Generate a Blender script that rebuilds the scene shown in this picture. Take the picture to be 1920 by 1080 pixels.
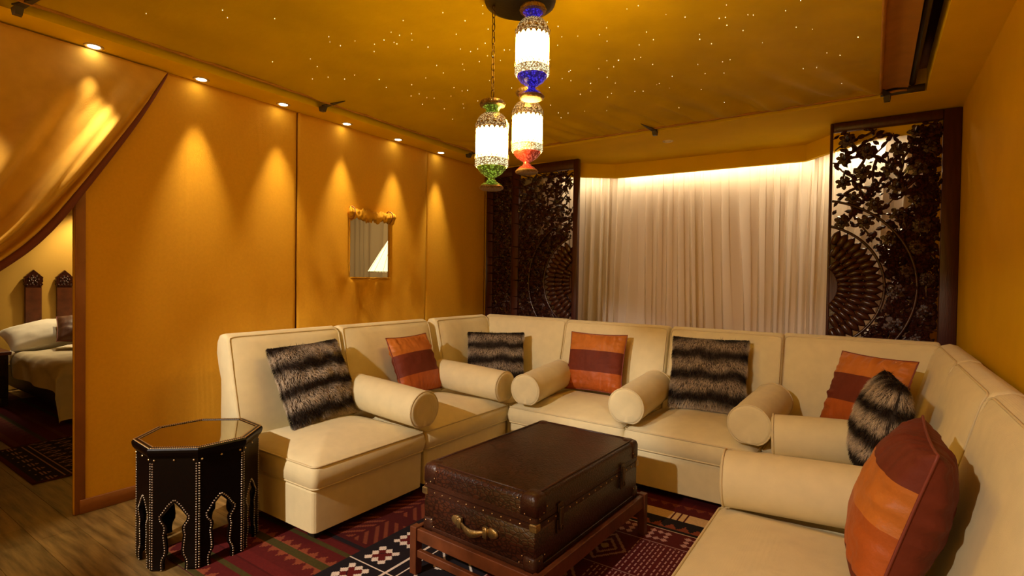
import bpy, bmesh, math, random
import numpy as np
from mathutils import Vector, Matrix, noise
C = bpy.context.scene
COL = C.collection
for o in list(bpy.data.objects):
    bpy.data.objects.remove(o)
random.seed(7)
rng = np.random.default_rng(7)
PI = math.pi

# ------------------------------------------------------------------ camera, world, exposure
cam_d = bpy.data.cameras.new('camera')
cam = bpy.data.objects.new('camera', cam_d)
COL.objects.link(cam)
cam_d.sensor_width = 36.0
cam_d.lens = 988.1 * 36.0 / 1920.0
cam_d.clip_start = 0.02
def camera_matrix(yaw, pitch, roll, h):
    cy, sy = math.cos(yaw), math.sin(yaw)
    fwd = Vector((-sy*math.cos(pitch), cy*math.cos(pitch), math.sin(pitch)))
    r0 = Vector((cy, sy, 0)); u0 = r0.cross(fwd)
    r = r0*math.cos(roll) + u0*math.sin(roll); u = r.cross(fwd)
    return Matrix(((r.x, u.x, -fwd.x, 0), (r.y, u.y, -fwd.y, 0), (r.z, u.z, -fwd.z, h), (0, 0, 0, 1)))
cam.matrix_world = camera_matrix(0.599422, -0.0161221, 0.0147392, 1.45)
C.camera = cam
C.view_settings.view_transform = 'Standard'
C.view_settings.look = 'None'
C.view_settings.gamma = 1.0
C.view_settings.exposure = 0.0
C.view_settings.use_curve_mapping = False
w = bpy.data.worlds.new('world'); C.world = w; w.use_nodes = True
w.node_tree.nodes['Background'].inputs[0].default_value = (1.0, .7, .4, 1)
w.node_tree.nodes['Background'].inputs[1].default_value = 0.01

LANTERN_L = 44.0
LANTERN_C = (1.0, .60, .11)
SPOT_W = 78.0
SPOT_C = (1.0, .76, .42)
COVE_W = 10.5
COVE_C = (1.0, .80, .50)

def area_light(name, loc, rot, sx, sy, watt, col, parent=None):
    d = bpy.data.lights.new(name, 'AREA'); d.shape = 'RECTANGLE'; d.size = sx; d.size_y = sy
    d.energy = watt; d.color = col
    o = bpy.data.objects.new(name, d); COL.objects.link(o); o.location = loc; o.rotation_euler = rot
    if parent: o.parent = parent
    return o
def spot_light(name, loc, watt, col, angle, blend, radius=.012, parent=None, rot=(0, 0, 0)):
    d = bpy.data.lights.new(name, 'SPOT'); d.energy = watt; d.color = col
    d.spot_size = angle; d.spot_blend = blend; d.shadow_soft_size = radius
    o = bpy.data.objects.new(name, d); COL.objects.link(o); o.location = loc; o.rotation_euler = rot
    if parent: o.parent = parent
    return o
# warm strip lights in the pocket behind the bulkhead over the curtain
area_light('cove_strip_light', (-1.50, 5.875, 2.70), (math.radians(12), 0, math.radians(2.8)), 1.95, .03, COVE_W, COVE_C)
area_light('cove_strip_light', (-2.76, 5.60, 2.70), (math.radians(10), 0, math.radians(44)), .50, .03, COVE_W*.26, COVE_C)
area_light('cove_strip_light', (-.20, 5.62, 2.70), (math.radians(10), 0, math.radians(-40)), .55, .03, COVE_W*.75, COVE_C)
# ceiling spots of the room behind the camera, aimed at the seating
def aim(o, tgt):
    o.rotation_euler = (Vector(tgt)-o.location).to_track_quat('-Z', 'Y').to_euler(); return o
aim(spot_light('room_spot', (-2.50, -1.30, 2.62), 520, (1.0, .86, .74), math.radians(40), .35, .03), (-2.75, 2.7, .30))
aim(spot_light('room_spot', (-1.40, -1.30, 2.62), 290, (1.0, .84, .70), math.radians(40), .35, .03), (-.40, 2.85, .30))
# warm fill light added behind the camera to lift the ambient level
area_light('warm_fill_light', (-1.6, -1.6, 1.2), (math.radians(104), 0, 0), 3.6, 1.8, 34, (1.0, .56, .10))
# bedroom downlights out of view, without fittings, and one low spot beside the nightstand
spot_light('bedroom_spot', (-8.40, 2.62, 2.55), 120, (1.0, .72, .36), math.radians(95), .6, .04)
spot_light('bedroom_spot', (-7.9, 2.2, 2.55), 34, (1.0, .80, .5), math.radians(70), .8, .04)
spot_light('bedroom_spot', (-8.2, .9, 1.2), 10, (1.0, .72, .36), math.radians(120), .8, .05, rot=(0, 0, 0))
aim(spot_light('bedroom_spot', (-5.6, 3.7, 2.45), 90, (1.0, .8, .5), math.radians(100), .9, .08), (-6.2, 5.75, 1.5))  # added spot, so that the taupe curtain is evenly lit

# ------------------------------------------------------------------ helpers
def mesh_obj(name, verts, faces, mat, parent=None, smooth=True, mats=None, fmat=None):
    me = bpy.data.meshes.new(name)
    me.from_pydata([tuple(v) for v in verts], [], faces)
    if mats:
        for m in mats: me.materials.append(m)
    elif mat: me.materials.append(mat)
    if fmat is not None: me.polygons.foreach_set('material_index', fmat)
    if smooth: me.polygons.foreach_set('use_smooth', [True]*len(me.polygons))
    me.update()
    o = bpy.data.objects.new(name, me); COL.objects.link(o)
    if parent: o.parent = parent
    return o
def bm_obj(name, bm, mat, parent=None, smooth=False):
    me = bpy.data.meshes.new(name); bm.normal_update(); bm.to_mesh(me); bm.free()
    if mat: me.materials.append(mat)
    if smooth: me.polygons.foreach_set('use_smooth', [True]*len(me.polygons))
    o = bpy.data.objects.new(name, me); COL.objects.link(o)
    if parent: o.parent = parent
    return o
def share(name, src, parent, loc=(0, 0, 0), rot=(0, 0, 0), scale=(1, 1, 1)):
    o = bpy.data.objects.new(name, src.data); COL.objects.link(o); o.parent = parent
    o.location = loc; o.rotation_euler = rot; o.scale = scale
    return o
def thing(name, label, cat, loc=(0, 0, 0), rotz=0.0, group=None):
    o = bpy.data.objects.new(name, None); COL.objects.link(o); o.empty_display_size = .1
    o.location = loc; o.rotation_euler = (0, 0, rotz)
    return tag(o, label, cat, group)
def tag(o, label, cat, group=None):
    o['label'] = label; o['category'] = cat
    if group: o['group'] = group
    return o
def struct(o, label=None):
    o['kind'] = 'structure'
    if label: o['label'] = label
    return o
def stuff(o):
    o['kind'] = 'stuff'; return o
class MB:
    """collects plain shapes that make up ONE part"""
    def __init__(s): s.v = []; s.f = []
    def add(s, vs, fs):
        n = len(s.v); s.v += [tuple(v) for v in vs]; s.f += [tuple(i+n for i in f) for f in fs]
    def box(s, a, b, bev=.0):
        x0, y0, z0 = a; x1, y1, z1 = b
        if bev <= 0:
            s.add([(x0,y0,z0),(x1,y0,z0),(x1,y1,z0),(x0,y1,z0),(x0,y0,z1),(x1,y0,z1),(x1,y1,z1),(x0,y1,z1)],
                  [(3,2,1,0),(4,5,6,7),(0,1,5,4),(1,2,6,5),(2,3,7,6),(3,0,4,7)]); return
        rings = []
        for z, i in ((z0, bev), (z0+bev, 0), (z1-bev, 0), (z1, bev)):
            rings.append(rrect(x0+i, y0+i, x1-i, y1-i, bev, 2, z))
        s.loft(rings)
    def loft(s, rings, cap0=True, cap1=True, closed=True):
        n = len(rings[0]); vs = [p for r in rings for p in r]; fs = []
        for k in range(len(rings)-1):
            for i in range(n if closed else n-1):
                j = (i+1) % n
                fs.append((k*n+i, k*n+j, (k+1)*n+j, (k+1)*n+i))
        if cap0: fs.append(tuple(range(n-1, -1, -1)))
        if cap1: fs.append(tuple((len(rings)-1)*n+i for i in range(n)))
        s.add(vs, fs)
    def lathe(s, prof, n=24, c=(0, 0, 0), cap0=True, cap1=True):
        s.loft([[(c[0]+r*math.cos(2*PI*i/n), c[1]+r*math.sin(2*PI*i/n), c[2]+z) for i in range(n)] for r, z in prof], cap0, cap1)
    def tube(s, pts, r, n=6, closed=False, cap=True):
        pts = [Vector(p) for p in pts]; N = len(pts); rings = []
        up = None
        for i, p in enumerate(pts):
            if closed: t = pts[(i+1) % N] - pts[i-1]
            else: t = pts[min(i+1, N-1)] - pts[max(i-1, 0)]
            if t.length < 1e-9: t = Vector((0, 0, 1))
            t.normalize()
            if up is None:
                up = Vector((0, 0, 1)) if abs(t.z) < .9 else Vector((1, 0, 0))
            a = t.cross(up)
            if a.length < 1e-5: a = t.orthogonal()
            a.normalize(); b = a.cross(t); up = b
            rr = r[i] if isinstance(r, (list, tuple)) else r
            rings.append([tuple(p + a*rr*math.cos(2*PI*k/n) + b*rr*math.sin(2*PI*k/n)) for k in range(n)])
        if closed:
            rings.append(rings[0]); s.loft(rings, False, False)
        else: s.loft(rings, cap, cap)
    def dome(s, c, r, nrm=(0, 0, 1), n=6, flat=.8):
        q = Vector(nrm).to_track_quat('Z', 'Y'); c = Vector(c); vs = []
        for rr, z in ((1, 0), (.75, .6*flat)):
            for k in range(n):
                vs.append(tuple(c + q @ Vector((r*rr*math.cos(2*PI*k/n), r*rr*math.sin(2*PI*k/n), r*z))))
        vs.append(tuple(c + q @ Vector((0, 0, r*flat))))
        fs = [(k, (k+1) % n, n+(k+1) % n, n+k) for k in range(n)] + [(n+k, n+(k+1) % n, 2*n) for k in range(n)]
        s.add(vs, fs)
    def build(s, name, mat, parent=None, smooth=True):
        return mesh_obj(name, s.v, s.f, mat, parent, smooth)
def rrect(x0, y0, x1, y1, r, n, z):
    out = []
    for cx, cy, a in ((x1-r, y1-r, 0), (x0+r, y1-r, 90), (x0+r, y0+r, 180), (x1-r, y0+r, 270)):
        for k in range(n+1):
            t = math.radians(a + 90*k/n); out.append((cx+r*math.cos(t), cy+r*math.sin(t), z))
    return out
def grid_faces(nu, nv):
    return [(j*(nu+1)+i, j*(nu+1)+i+1, (j+1)*(nu+1)+i+1, (j+1)*(nu+1)+i) for j in range(nv) for i in range(nu)]
def ns(x, y, z=0.): return noise.noise(Vector((x, y, z)))
def smooth_edges(o, ang=35):
    o.data.polygons.foreach_set('use_smooth', [True]*len(o.data.polygons))
    try: o.data.set_sharp_from_angle(angle=math.radians(ang))
    except Exception: pass
    return o

# ------------------------------------------------------------------ materials
def mat(name, col, rough=.6, bump=0., bscale=40., var=0., vscale=6., metal=0., spec=.5, bdist=.01, stretch=None, sheen=0.,
        emit=None, estr=0., alpha=None, transl=0., kind='noise', var2=None):
    m = bpy.data.materials.new(name); m.use_nodes = True; nt = m.node_tree; N = nt.nodes; L = nt.links
    b = N['Principled BSDF']; b.inputs['Base Color'].default_value = (*col, 1); b.inputs['Roughness'].default_value = rough
    b.inputs['Metallic'].default_value = metal; b.inputs['Specular IOR Level'].default_value = spec
    if sheen:
        b.inputs['Sheen Weight'].default_value = sheen; b.inputs['Sheen Roughness'].default_value = .4
        b.inputs['Sheen Tint'].default_value = (*[min(1, c*2+.1) for c in col], 1)
    if emit:
        b.inputs['Emission Color'].default_value = (*emit, 1); b.inputs['Emission Strength'].default_value = estr
    tc = N.new('ShaderNodeTexCoord'); src = tc.outputs['Object']
    if stretch:
        mp = N.new('ShaderNodeMapping'); mp.inputs['Scale'].default_value = stretch
        L.new(src, mp.inputs['Vector']); src = mp.outputs['Vector']
    if var > 0 or var2:
        t = N.new('ShaderNodeTexNoise'); t.inputs['Scale'].default_value = vscale; t.inputs['Detail'].default_value = 5
        L.new(src, t.inputs['Vector'])
        r = N.new('ShaderNodeValToRGB'); r.color_ramp.elements[0].position = .3; r.color_ramp.elements[1].position = .7
        c2 = var2 or tuple(min(1, c*(1+var)) for c in col)
        r.color_ramp.elements[0].color = (*[c*(1-var) for c in col], 1); r.color_ramp.elements[1].color = (*c2, 1)
        L.new(t.outputs['Fac'], r.inputs['Fac']); L.new(r.outputs['Color'], b.inputs['Base Color'])
    if bump > 0:
        if kind == 'croc':
            t = N.new('ShaderNodeTexVoronoi'); t.feature = 'DISTANCE_TO_EDGE'; t.inputs['Scale'].default_value = bscale; o = t.outputs['Distance']
            L.new(src, t.inputs['Vector'])
            r = N.new('ShaderNodeMapRange'); r.inputs['From Max'].default_value = .18; L.new(o, r.inputs['Value']); o = r.outputs['Result']
            bc = b.inputs['Base Color']; mx = N.new('ShaderNodeMix'); mx.data_type = 'RGBA'; mx.inputs[6].default_value = (*[c*.25 for c in col], 1)
            L.new(o, mx.inputs[0])
            if bc.is_linked: L.new(bc.links[0].from_socket, mx.inputs[7])
            else: mx.inputs[7].default_value = (*col, 1)
            L.new(mx.outputs[2], bc)
        elif kind == 'weave':
            w1 = N.new('ShaderNodeTexWave'); w1.bands_direction = 'X'; w1.inputs['Scale'].default_value = bscale; w1.inputs['Distortion'].default_value = 3
            w2 = N.new('ShaderNodeTexWave'); w2.bands_direction = 'Z'; w2.inputs['Scale'].default_value = bscale; w2.inputs['Distortion'].default_value = 3
            w3 = N.new('ShaderNodeTexNoise'); w3.inputs['Scale'].default_value = bscale*2
            for q in (w1, w2, w3): L.new(src, q.inputs['Vector'])
            a = N.new('ShaderNodeMath'); L.new(w1.outputs['Fac'], a.inputs[0]); L.new(w2.outputs['Fac'], a.inputs[1])
            a2 = N.new('ShaderNodeMath'); L.new(a.outputs[0], a2.inputs[0]); L.new(w3.outputs['Fac'], a2.inputs[1]); o = a2.outputs[0]
        else:
            t = N.new('ShaderNodeTexNoise'); t.inputs['Scale'].default_value = bscale; t.inputs['Detail'].default_value = 4
            L.new(src, t.inputs['Vector']); o = t.outputs['Fac']
        bp = N.new('ShaderNodeBump'); bp.inputs['Strength'].default_value = bump; bp.inputs['Distance'].default_value = bdist
        L.new(o, bp.inputs['Height']); L.new(bp.outputs['Normal'], b.inputs['Normal'])
    if transl > 0:
        out = N['Material Output']; tr = N.new('ShaderNodeBsdfTranslucent'); tr.inputs['Color'].default_value = (*col, 1)
        mx = N.new('ShaderNodeMixShader'); mx.inputs['Fac'].default_value = transl
        L.new(b.outputs[0], mx.inputs[1]); L.new(tr.outputs[0], mx.inputs[2]); L.new(mx.outputs[0], out.inputs['Surface'])
    return m
def attr_mat(name, attr='Col', rough=.9, bump=.3, bscale=300., bdist=.003):
    m = mat(name, (1, 1, 1), rough, bump, bscale, bdist=bdist, spec=.2)
    a = m.node_tree.nodes.new('ShaderNodeAttribute'); a.attribute_name = attr
    m.node_tree.links.new(a.outputs['Color'], m.node_tree.nodes['Principled BSDF'].inputs['Base Color'])
    return m
M = dict(
    plaster=mat('ochre_plaster', (.62, .35, .003), .8, .08, 60, .05, 3, spec=.08),
    soffit=mat('ochre_soffit_paint', (.82, .53, .003), .8, .05, 60, .05, 3, spec=.08),
    fabric=mat('orange_wall_fabric', (.74, .395, .03), .8, .35, 130, .03, 60, kind='weave', bdist=.004, spec=.1, stretch=(1, 1, 1)),
    hem=mat('dark_red_lining', (.16, .035, .015), .8, .2, 150),
    swag=mat('gold_drape_fabric', (.62, .36, .05), .85, .25, 160, .08, 10, bdist=.003, sheen=.1),
    canopy=mat('golden_canopy_velvet', (.56, .37, .003), .62, .14, 26, .10, 3.0, bdist=.01, spec=.1),
    canopy_trim=mat('tan_canopy_border', (.40, .18, .015), .8, .2, 120, .1, 10),
    cushion=mat('cream_upholstery', (.76, .66, .38), .85, .25, 160, .04, 14, kind='weave', bdist=.003, sheen=.1),
    piping=mat('cream_piping', (.68, .57, .32), .8, .2, 300),
    foot=mat('black_wood_foot', (.01, .008, .006), .5),
    orange=mat('orange_silk', (.50, .155, .022), .5, .5, 22, .10, 10, bdist=.012, spec=.3, sheen=.05),
    copper=mat('copper_silk', (.42, .095, .014), .5, .5, 22, .10, 10, bdist=.012, spec=.3, sheen=.05),
    rust=mat('russet_silk', (.15, .028, .012), .65, .3, 35, .12, 10, bdist=.01, spec=.2),
    wine=mat('wine_piping', (.20, .035, .018), .6),
    furbase=mat('fur_backing', (.05, .035, .025), .95),
    croc=mat('brown_crocodile_leather', (.046, .012, .004), .34, .40, 62, .45, 9, kind='croc', bdist=.0016, stretch=(.55, 1.1, 1.0), spec=.6),
    band=mat('brown_leather_band', (.040, .012, .005), .38, .3, 90, .2, 20),
    brass=mat('aged_brass', (.42, .30, .12), .38, .25, 60, .3, 20, metal=.9),
    stud=mat('brass_studs', (.75, .58, .32), .28, metal=1.),
    nail=mat('pewter_nails', (.42, .36, .28), .3, metal=1.),
    stand=mat('reddish_brown_wood', (.13, .036, .010), .42, .25, 30, .3, 12, stretch=(1, 1, 1), bdist=.004),
    blackleather=mat('black_leather', (.004, .002, .0015), .34, .12, 140, spec=.12, bdist=.003),
    mirror=mat('tinted_mirror_glass', (.42, .36, .20), .05, metal=1.),
    darkwood=mat('dark_carved_wood', (.040, .010, .006), .24, .3, 60, .35, 18, bdist=.004, spec=.6),
    frame=mat('dark_red_wood_frame', (.055, .012, .007), .4, .2, 20, .25, 8, stretch=(6, 6, .6)),
    chain=mat('antique_bronze', (.12, .07, .03), .35, .2, 80, metal=.9),
    bronze=mat('dark_bronze_canopy_plate', (.03, .022, .012), .35, .1, 50, metal=.6),
    collar=mat('beaded_metal_collar', (.30, .20, .12), .35, .6, 160, .6, 120, metal=.7, bdist=.004),
    chrome=mat('downlight_ring', (.55, .42, .22), .35, metal=.5),
    lamp=mat('lamp_emitter', (1, .9, .7), .5, emit=(1, .86, .6), estr=22),
    white=mat('cream_disc', (.9, .78, .5), .8, spec=.1),
    star=mat('fibre_star', (1, .9, .7), .5, emit=(1, .86, .5), estr=4),
    sheer=mat('sheer_curtain', (.84, .73, .62), .9, .1, 200, transl=.3),
    taupe=mat('taupe_curtain', (.50, .36, .17), .9, .1, 100),
    shade=mat('lamp_shade', (.8, .6, .3), .8, emit=(1, .80, .38), estr=1.9),
    bedding=mat('cream_bedspread', (.66, .58, .40), .85, .2, 30, .05, 10, bdist=.006),
    linen=mat('white_linen', (.82, .78, .66), .8, .15, 30, bdist=.006),
    brownsilk=mat('brown_cushion', (.12, .045, .02), .5, .2, 30),
    nightwood=mat('dark_nightstand_wood', (.022, .012, .008), .5, .2, 30, .3, 10),
    ceil=mat('ceiling_slab', (.10, .03, .01), .9),
    wall2=mat('yellow_bedroom_plaster', (.66, .41, .07), .8, .05, 40),
    skirt=mat('orange_brown_skirting', (.27, .095, .02), .6, .15, 60, .1, 10),
    kilim=attr_mat('kilim_wool'),
    fur=attr_mat('fur_hair', rough=.6, bump=0),
    grey=mat('grey_metal', (.05, .035, .02), .5),
)
def plank_mat(i, c):
    return mat('oak_plank_%d' % i, c, .40, .25, 26, .55, 7, stretch=(.45, 4.0, 1), bdist=.004, spec=.4)
PLANK = [plank_mat(i, c) for i, c in enumerate([(.20, .125, .040), (.22, .135, .045), (.18, .115, .036), (.21, .135, .048)])]
def glow(name, col, e, estr, scale=90, metal=0.):
    m = mat(name, col, .12, .6, 70, emit=e, estr=estr, bdist=.006, spec=.8, metal=metal)
    nt = m.node_tree; tc = nt.nodes.new('ShaderNodeTexCoord'); v = nt.nodes.new('ShaderNodeTexVoronoi'); v.inputs['Scale'].default_value = scale
    r = nt.nodes.new('ShaderNodeValToRGB'); r.color_ramp.elements[0].color = (*[min(1, c*2.2) for c in e], 1); r.color_ramp.elements[1].color = (*[c*.12 for c in e], 1)
    r.color_ramp.elements[0].position = .10; r.color_ramp.elements[1].position = .55
    nt.links.new(tc.outputs['Object'], v.inputs['Vector']); nt.links.new(v.outputs['Distance'], r.inputs['Fac']); nt.links.new(r.outputs['Color'], nt.nodes['Principled BSDF'].inputs['Emission Color'])
    return m
GLASS = {'green': glow('green_lantern_glass', (.12, .22, .02), (.30, .46, .04), .55),
         'blue': glow('blue_lantern_glass', (.02, .02, .30), (.03, .02, .85), .9),
         'red': glow('red_lantern_glass', (.3, .03, .02), (.75, .10, .05), .75)}
BAND = glow('beaded_glass_band', (.4, .3, .18), (.75, .55, .26), 2.2, 130)
SHOULDER = glow('beaded_metal_shoulder', (.30, .20, .10), (.50, .34, .14), .9, 130, .6)
def lantern_body_mat(name, tint):
    m = mat(name, (.9, .8, .6), .4, .3, 60, emit=LANTERN_C, estr=LANTERN_L)
    return m

# ------------------------------------------------------------------ room shell
XL, XR, ZS = -3.913, .531, 2.794
def sbox(name, a, b, m, bev=0):
    q = MB(); q.box(a, b, bev); return struct(q.build(name, m, None, False))
fl = sbox('floor', (-9.0, -1.7, -.12), (.70, 7.2, -.012), M['ceil'])
sbox('wall_right', (XR, -1.7, 0), (XR+.12, 6.4, 3.3), M['plaster'])
sbox('wall_front', (-9.0, -1.82, 0), (.65, -1.7, 3.3), M['plaster'])
sbox('wall_back', (-4.05, 6.25, 0), (.65, 6.37, 3.3), M['plaster'])
sbox('wall_bay', (-4.05, 5.20, 0), (-3.93, 6.25, 3.3), M['plaster'])
sbox('ceiling', (-4.05, -1.7, 3.2), (.65, 6.37, 3.3), M['ceil'])
sbox('wall_bedroom_far', (-8.87, -1.7, 0), (-8.75, 7.2, 3.0), M['wall2'])
sbox('wall_bedroom_end', (-8.87, 6.1, 0), (-4.05, 6.22, 3.0), M['wall2'])
sbox('ceiling_bedroom', (-8.9, -1.7, 2.62), (-4.02, 7.2, 2.75), M['wall2'])
def prism(name, pts, z0, z1, m):
    bm = bmesh.new(); vs = [bm.verts.new((x, y, z0)) for x, y in pts]; f = bm.faces.new(vs)
    r = bmesh.ops.extrude_face_region(bm, geom=[f]); bmesh.ops.translate(bm, vec=(0, 0, z1-z0), verts=[e for e in r['geom'] if isinstance(e, bmesh.types.BMVert)])
    bmesh.ops.recalc_face_normals(bm, faces=bm.faces); bmesh.ops.triangulate(bm, faces=[f for f in bm.faces if len(f.verts) > 4])
    return bm_obj(name, bm, m)
# dropped soffit round the tented tray, following the bay at the back
BULK = [(-3.93, 5.18), (-3.10, 5.18), (-2.83, 5.40), (-2.48, 5.70), (-.56, 5.82), (-.30, 5.50), (-.02, 5.18), (XR, 5.18)]
sof = prism('trim_1', [(-4.0, -1.6), (XR, -1.6), (XR, 5.18), (-.02, 5.18), (-.30, 5.50), (-.56, 5.82), (-2.48, 5.70), (-2.83, 5.40), (-3.10, 5.18), (-4.0, 5.18),
      (-4.0, 4.63), (.28, 4.63), (.28, .25), (-3.665, .25), (-3.665, 4.6299), (-4.0, 4.6299)], ZS, ZS+.16, M['soffit'])
struct(sof, 'ochre soffit framing the tented ceiling')
bk = MB()
inner = []
for i, p in enumerate(BULK):
    a = Vector(BULK[max(i-1, 0)]); b = Vector(BULK[min(i+1, len(BULK)-1)]); t = (b-a).normalized(); n = Vector((-t.y, t.x))
    inner.append((p[0]+n.x*.05, p[1]+n.y*.05))
for i in range(len(BULK)-1):
    a, b, c, d = BULK[i], BULK[i+1], inner[i+1], inner[i]
    bk.add([(*a, 2.64), (*b, 2.64), (*c, 2.64), (*d, 2.64), (*a, 2.9), (*b, 2.9), (*c, 2.9), (*d, 2.9)],
           [(3, 2, 1, 0), (4, 5, 6, 7), (0, 1, 5, 4), (2, 3, 7, 6), (1, 2, 6, 5), (3, 0, 4, 7)])
struct(bk.build('trim_2', M['soffit'], None, False), 'ochre bulkhead hiding the curtain lights')

# floor planks, each its own board running across the room
PW = .186
row = 0
y = .15
while y < 2.35:
    x = -8.7 + random.random()*.9
    lim = -2.2 if y < 1.75 else -4.4
    while x < lim:
        ln = random.uniform(.95, 1.7)
        x1 = min(x+ln, lim+.6)
        if x1 - x > .12 and x1 > -7.8:
            q = MB(); q.box((x+.0005, y+.0005, -.012), (x1-.0005, y+PW-.0005, 0), .001)
            q.build('plank', random.choice(PLANK), fl, False)
        x = x1
    y += PW
q = MB(); q.box((-9, -1.7, -.012), (.65, .149, -.001)); q.box((-2.0, .149, -.012), (.65, 7.2, -.001)); q.box((-4.4+.6, 1.83, -.012), (-2.0, 7.2, -.001)); q.box((-9, 2.40, -.012), (-3.8, 7.2, -.001))
sub = q.build('plank_field', PLANK[0], fl, False); stuff(sub)

# left wall: stretched fabric panels
wl = thing('wall_left', 'wall of stretched orange fabric panels lit by downlights', 'wall'); del wl['category']; struct(wl)
def panel(y0, y1, holes=None, seed=0, nz=70):
    ny = int((y1-y0)/.028)
    ys = list(np.linspace(y0, y1, ny+1)); zs = list(np.linspace(.004, ZS-.002, nz+1))
    if holes:
        for k, v in ((ys, holes[0]), (ys, holes[1]), (zs, holes[2]), (zs, holes[3])):
            i = int(np.argmin([abs(a-v) for a in k])); k[i] = v
    vs = []
    for z in zs:
        for yy in ys:
            d = .014*ns(yy*2.2, z*.35, seed) + .006*ns(yy*7, z*.8, seed+5)
            if seed == 2:
                d += .034*math.exp(-((z-1.2)/.6)**2)*ns(yy*5 + z*1.5, z*.8, 9) + .010*math.exp(-((yy-4.02)/.08)**2) + .012*ns(yy*4.5, z*.5, 12)
                if z < 1.44: d += .012*math.exp(-(z-1.44)**2/.06)*math.sin((yy-3.1)*26)*math.exp(-((yy-3.34)/.4)**2)
            e = min(yy-y0, y1-yy); d *= min(1, e/.08)
            vs.append((XL + .004 + d, yy, z))
    fs = []; n = len(ys)
    for j in range(len(zs)-1):
        for i in range(n-1):
            if holes:
                cy = (ys[i]+ys[i+1])/2; cz = (zs[j]+zs[j+1])/2
                if holes[0] < cy < holes[1] and holes[2] < cz < holes[3]: continue
            fs.append((j*n+i, j*n+i+1, (j+1)*n+i+1, (j+1)*n+i))
    o = mesh_obj('fabric_panel', vs, fs, M['fabric'], wl)
    s = o.modifiers.new('thickness', 'SOLIDIFY'); s.thickness = .022; s.offset = -1
    if o.data.polygons[0].normal.x < 0: s.offset = 1
    return o
panel(1.115, 2.566, seed=1)
HOLE = (3.10, 3.585, 1.445, 2.03)
panel(2.584, 4.094, HOLE, 2)
panel(4.098, 5.12, None, 3)
q = MB(); q.box((XL-.05, 2.550, 0), (XL-.020, 2.60, ZS)); q.build('seam_batten', M['hem'], wl, False)
q = MB(); q.box((XL+.001, 1.118, 0), (XL+.012, 1.170, ZS-.004), .004); q.build('edge_hem', M['skirt'], wl)
q = MB(); q.box((XL+.004, 1.14, 0), (XL+.019, 5.1, .085), .003); struct(q.build('baseboard_left', M['skirt'], wl))
q = MB(); q.box((XL-.16, 1.3, 2.60), (XL-.03, 5.1, 2.79)); q.build('header_rail', M['skirt'], wl, False)
# roll-up window opening in the fabric
wn = thing('window_1', 'small opening cut in the orange fabric wall with rolled-up flap', 'window'); del wn['category']; struct(wn)
q = MB()
hp = [(XL+.012, HOLE[0], HOLE[3]), (XL+.012, HOLE[0], HOLE[2]), (XL+.012, HOLE[1], HOLE[2]), (XL+.012, HOLE[1], HOLE[3])]
for a, b in ((hp[0], hp[1]), (hp[1], hp[2]), (hp[2], hp[3])):
    n = 14; pts = []
    for k in range(n+1):
        p = Vector(a).lerp(Vector(b), k/n); pts.append(p + Vector((.004*ns(k*.9, a[1]*7), .006*ns(k*.8, 3.3), .006*ns(k*.7, 7.1))))
    q.tube(pts, [.006+.004*abs(ns(k*1.3, a[2]*3)) for k in range(n+1)], 8)
q.build('opening_hem', M['fabric'], wn)
q = MB(); n = 70; rings = []
for k in range(n+1):
    t = k/n; yy = HOLE[0]-.02 + t*(HOLE[1]-HOLE[0]+.055)
    ring = []
    for i in range(18):
        a = 2*PI*i/18; rr = (.038 + .024*ns(t*9, i*.55, 1) + .028*ns(t*22, i*1.1, 4)) * (.62 if k in (0, n) else 1)
        ring.append((XL + .03 + rr*.8*math.cos(a), yy, 2.030 - .014*math.sin(PI*t) + rr*1.15*math.sin(a)))
    rings.append(ring)
q.loft(rings); q.build('rolled_flap', M['fabric'], wn)
q = MB()
for yy in (HOLE[0]+.0, HOLE[1]-.04):
    q.tube([(XL+.035+.052*math.cos(a), yy+.004*math.sin(3*a), 2.03+.058*math.sin(a)) for a in np.linspace(0, 2*PI, 13)[:-1]], .006, 6, True)
q.build('flap_tie', M['skirt'], wn)

# ------------------------------------------------------------------ tented canopy in the tray
CX0, CX1, CY0, CY1 = -3.53, .02, .15, 4.555
def cz(x, y):
    u = (x-CX0)/(CX1-CX0)*2-1; v = (y-CY0)/(CY1-CY0)*2-1
    u = max(-1, min(1, u)); v = max(-1, min(1, v))
    return 2.806 + .17*(1-abs(u)**2.4)*(1-abs(v)**2.4)
can = thing('tented_canopy', 'golden fabric canopy stretched across the ceiling tray, dotted with tiny star lights', 'canopy', (-1.75, 2.3, 2.8))
def wr(p): return (p[0]+1.75, p[1]-2.3, p[2]-2.8)
nx, ny = 130, 150; vs = []
for j in range(ny+1):
    for i in range(nx+1):
        x = CX0 + (CX1-CX0)*i/nx; yy = CY0 + (CY1-CY0)*j/ny
        eb = CY1-yy; el = x-CX0; er = CX1-x
        d = .085*math.exp(-eb/.30)*(ns((x+.5*eb)*5.5, eb*1.5, 2) + .5*ns((x+.5*eb)*13, eb, 7))*min(1, eb/.05+.15)
        d += .012*math.exp(-el/.10)*ns(yy*7, el*2, 3) + .010*math.exp(-er/.12)*ns(yy*8, er*2, 4)
        d += .010*ns(x*2.1, yy*2.1, 5)*min(1, eb/.3)
        edge = .02*(1-abs(2*((x-CX0)/(CX1-CX0)*3 % 1)-1))*(1 if j == ny else 0)
        vs.append(wr((x, yy+edge, cz(x, yy)+d)))
mesh_obj('canopy_cloth', vs, grid_faces(nx, ny), M['canopy'], can)
vs = []
for j in range(61):
    yy = CY0+.02+(4.50-CY0)*j/60
    for i in range(7):
        x = CX1 + .155*i/6; vs.append(wr((x, yy, 2.806+.012*math.sin(PI*i/6)+.006*ns(yy*9, i*.8))))
mesh_obj('canopy_border', vs, grid_faces(6, 60), M['canopy_trim'], can)
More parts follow.
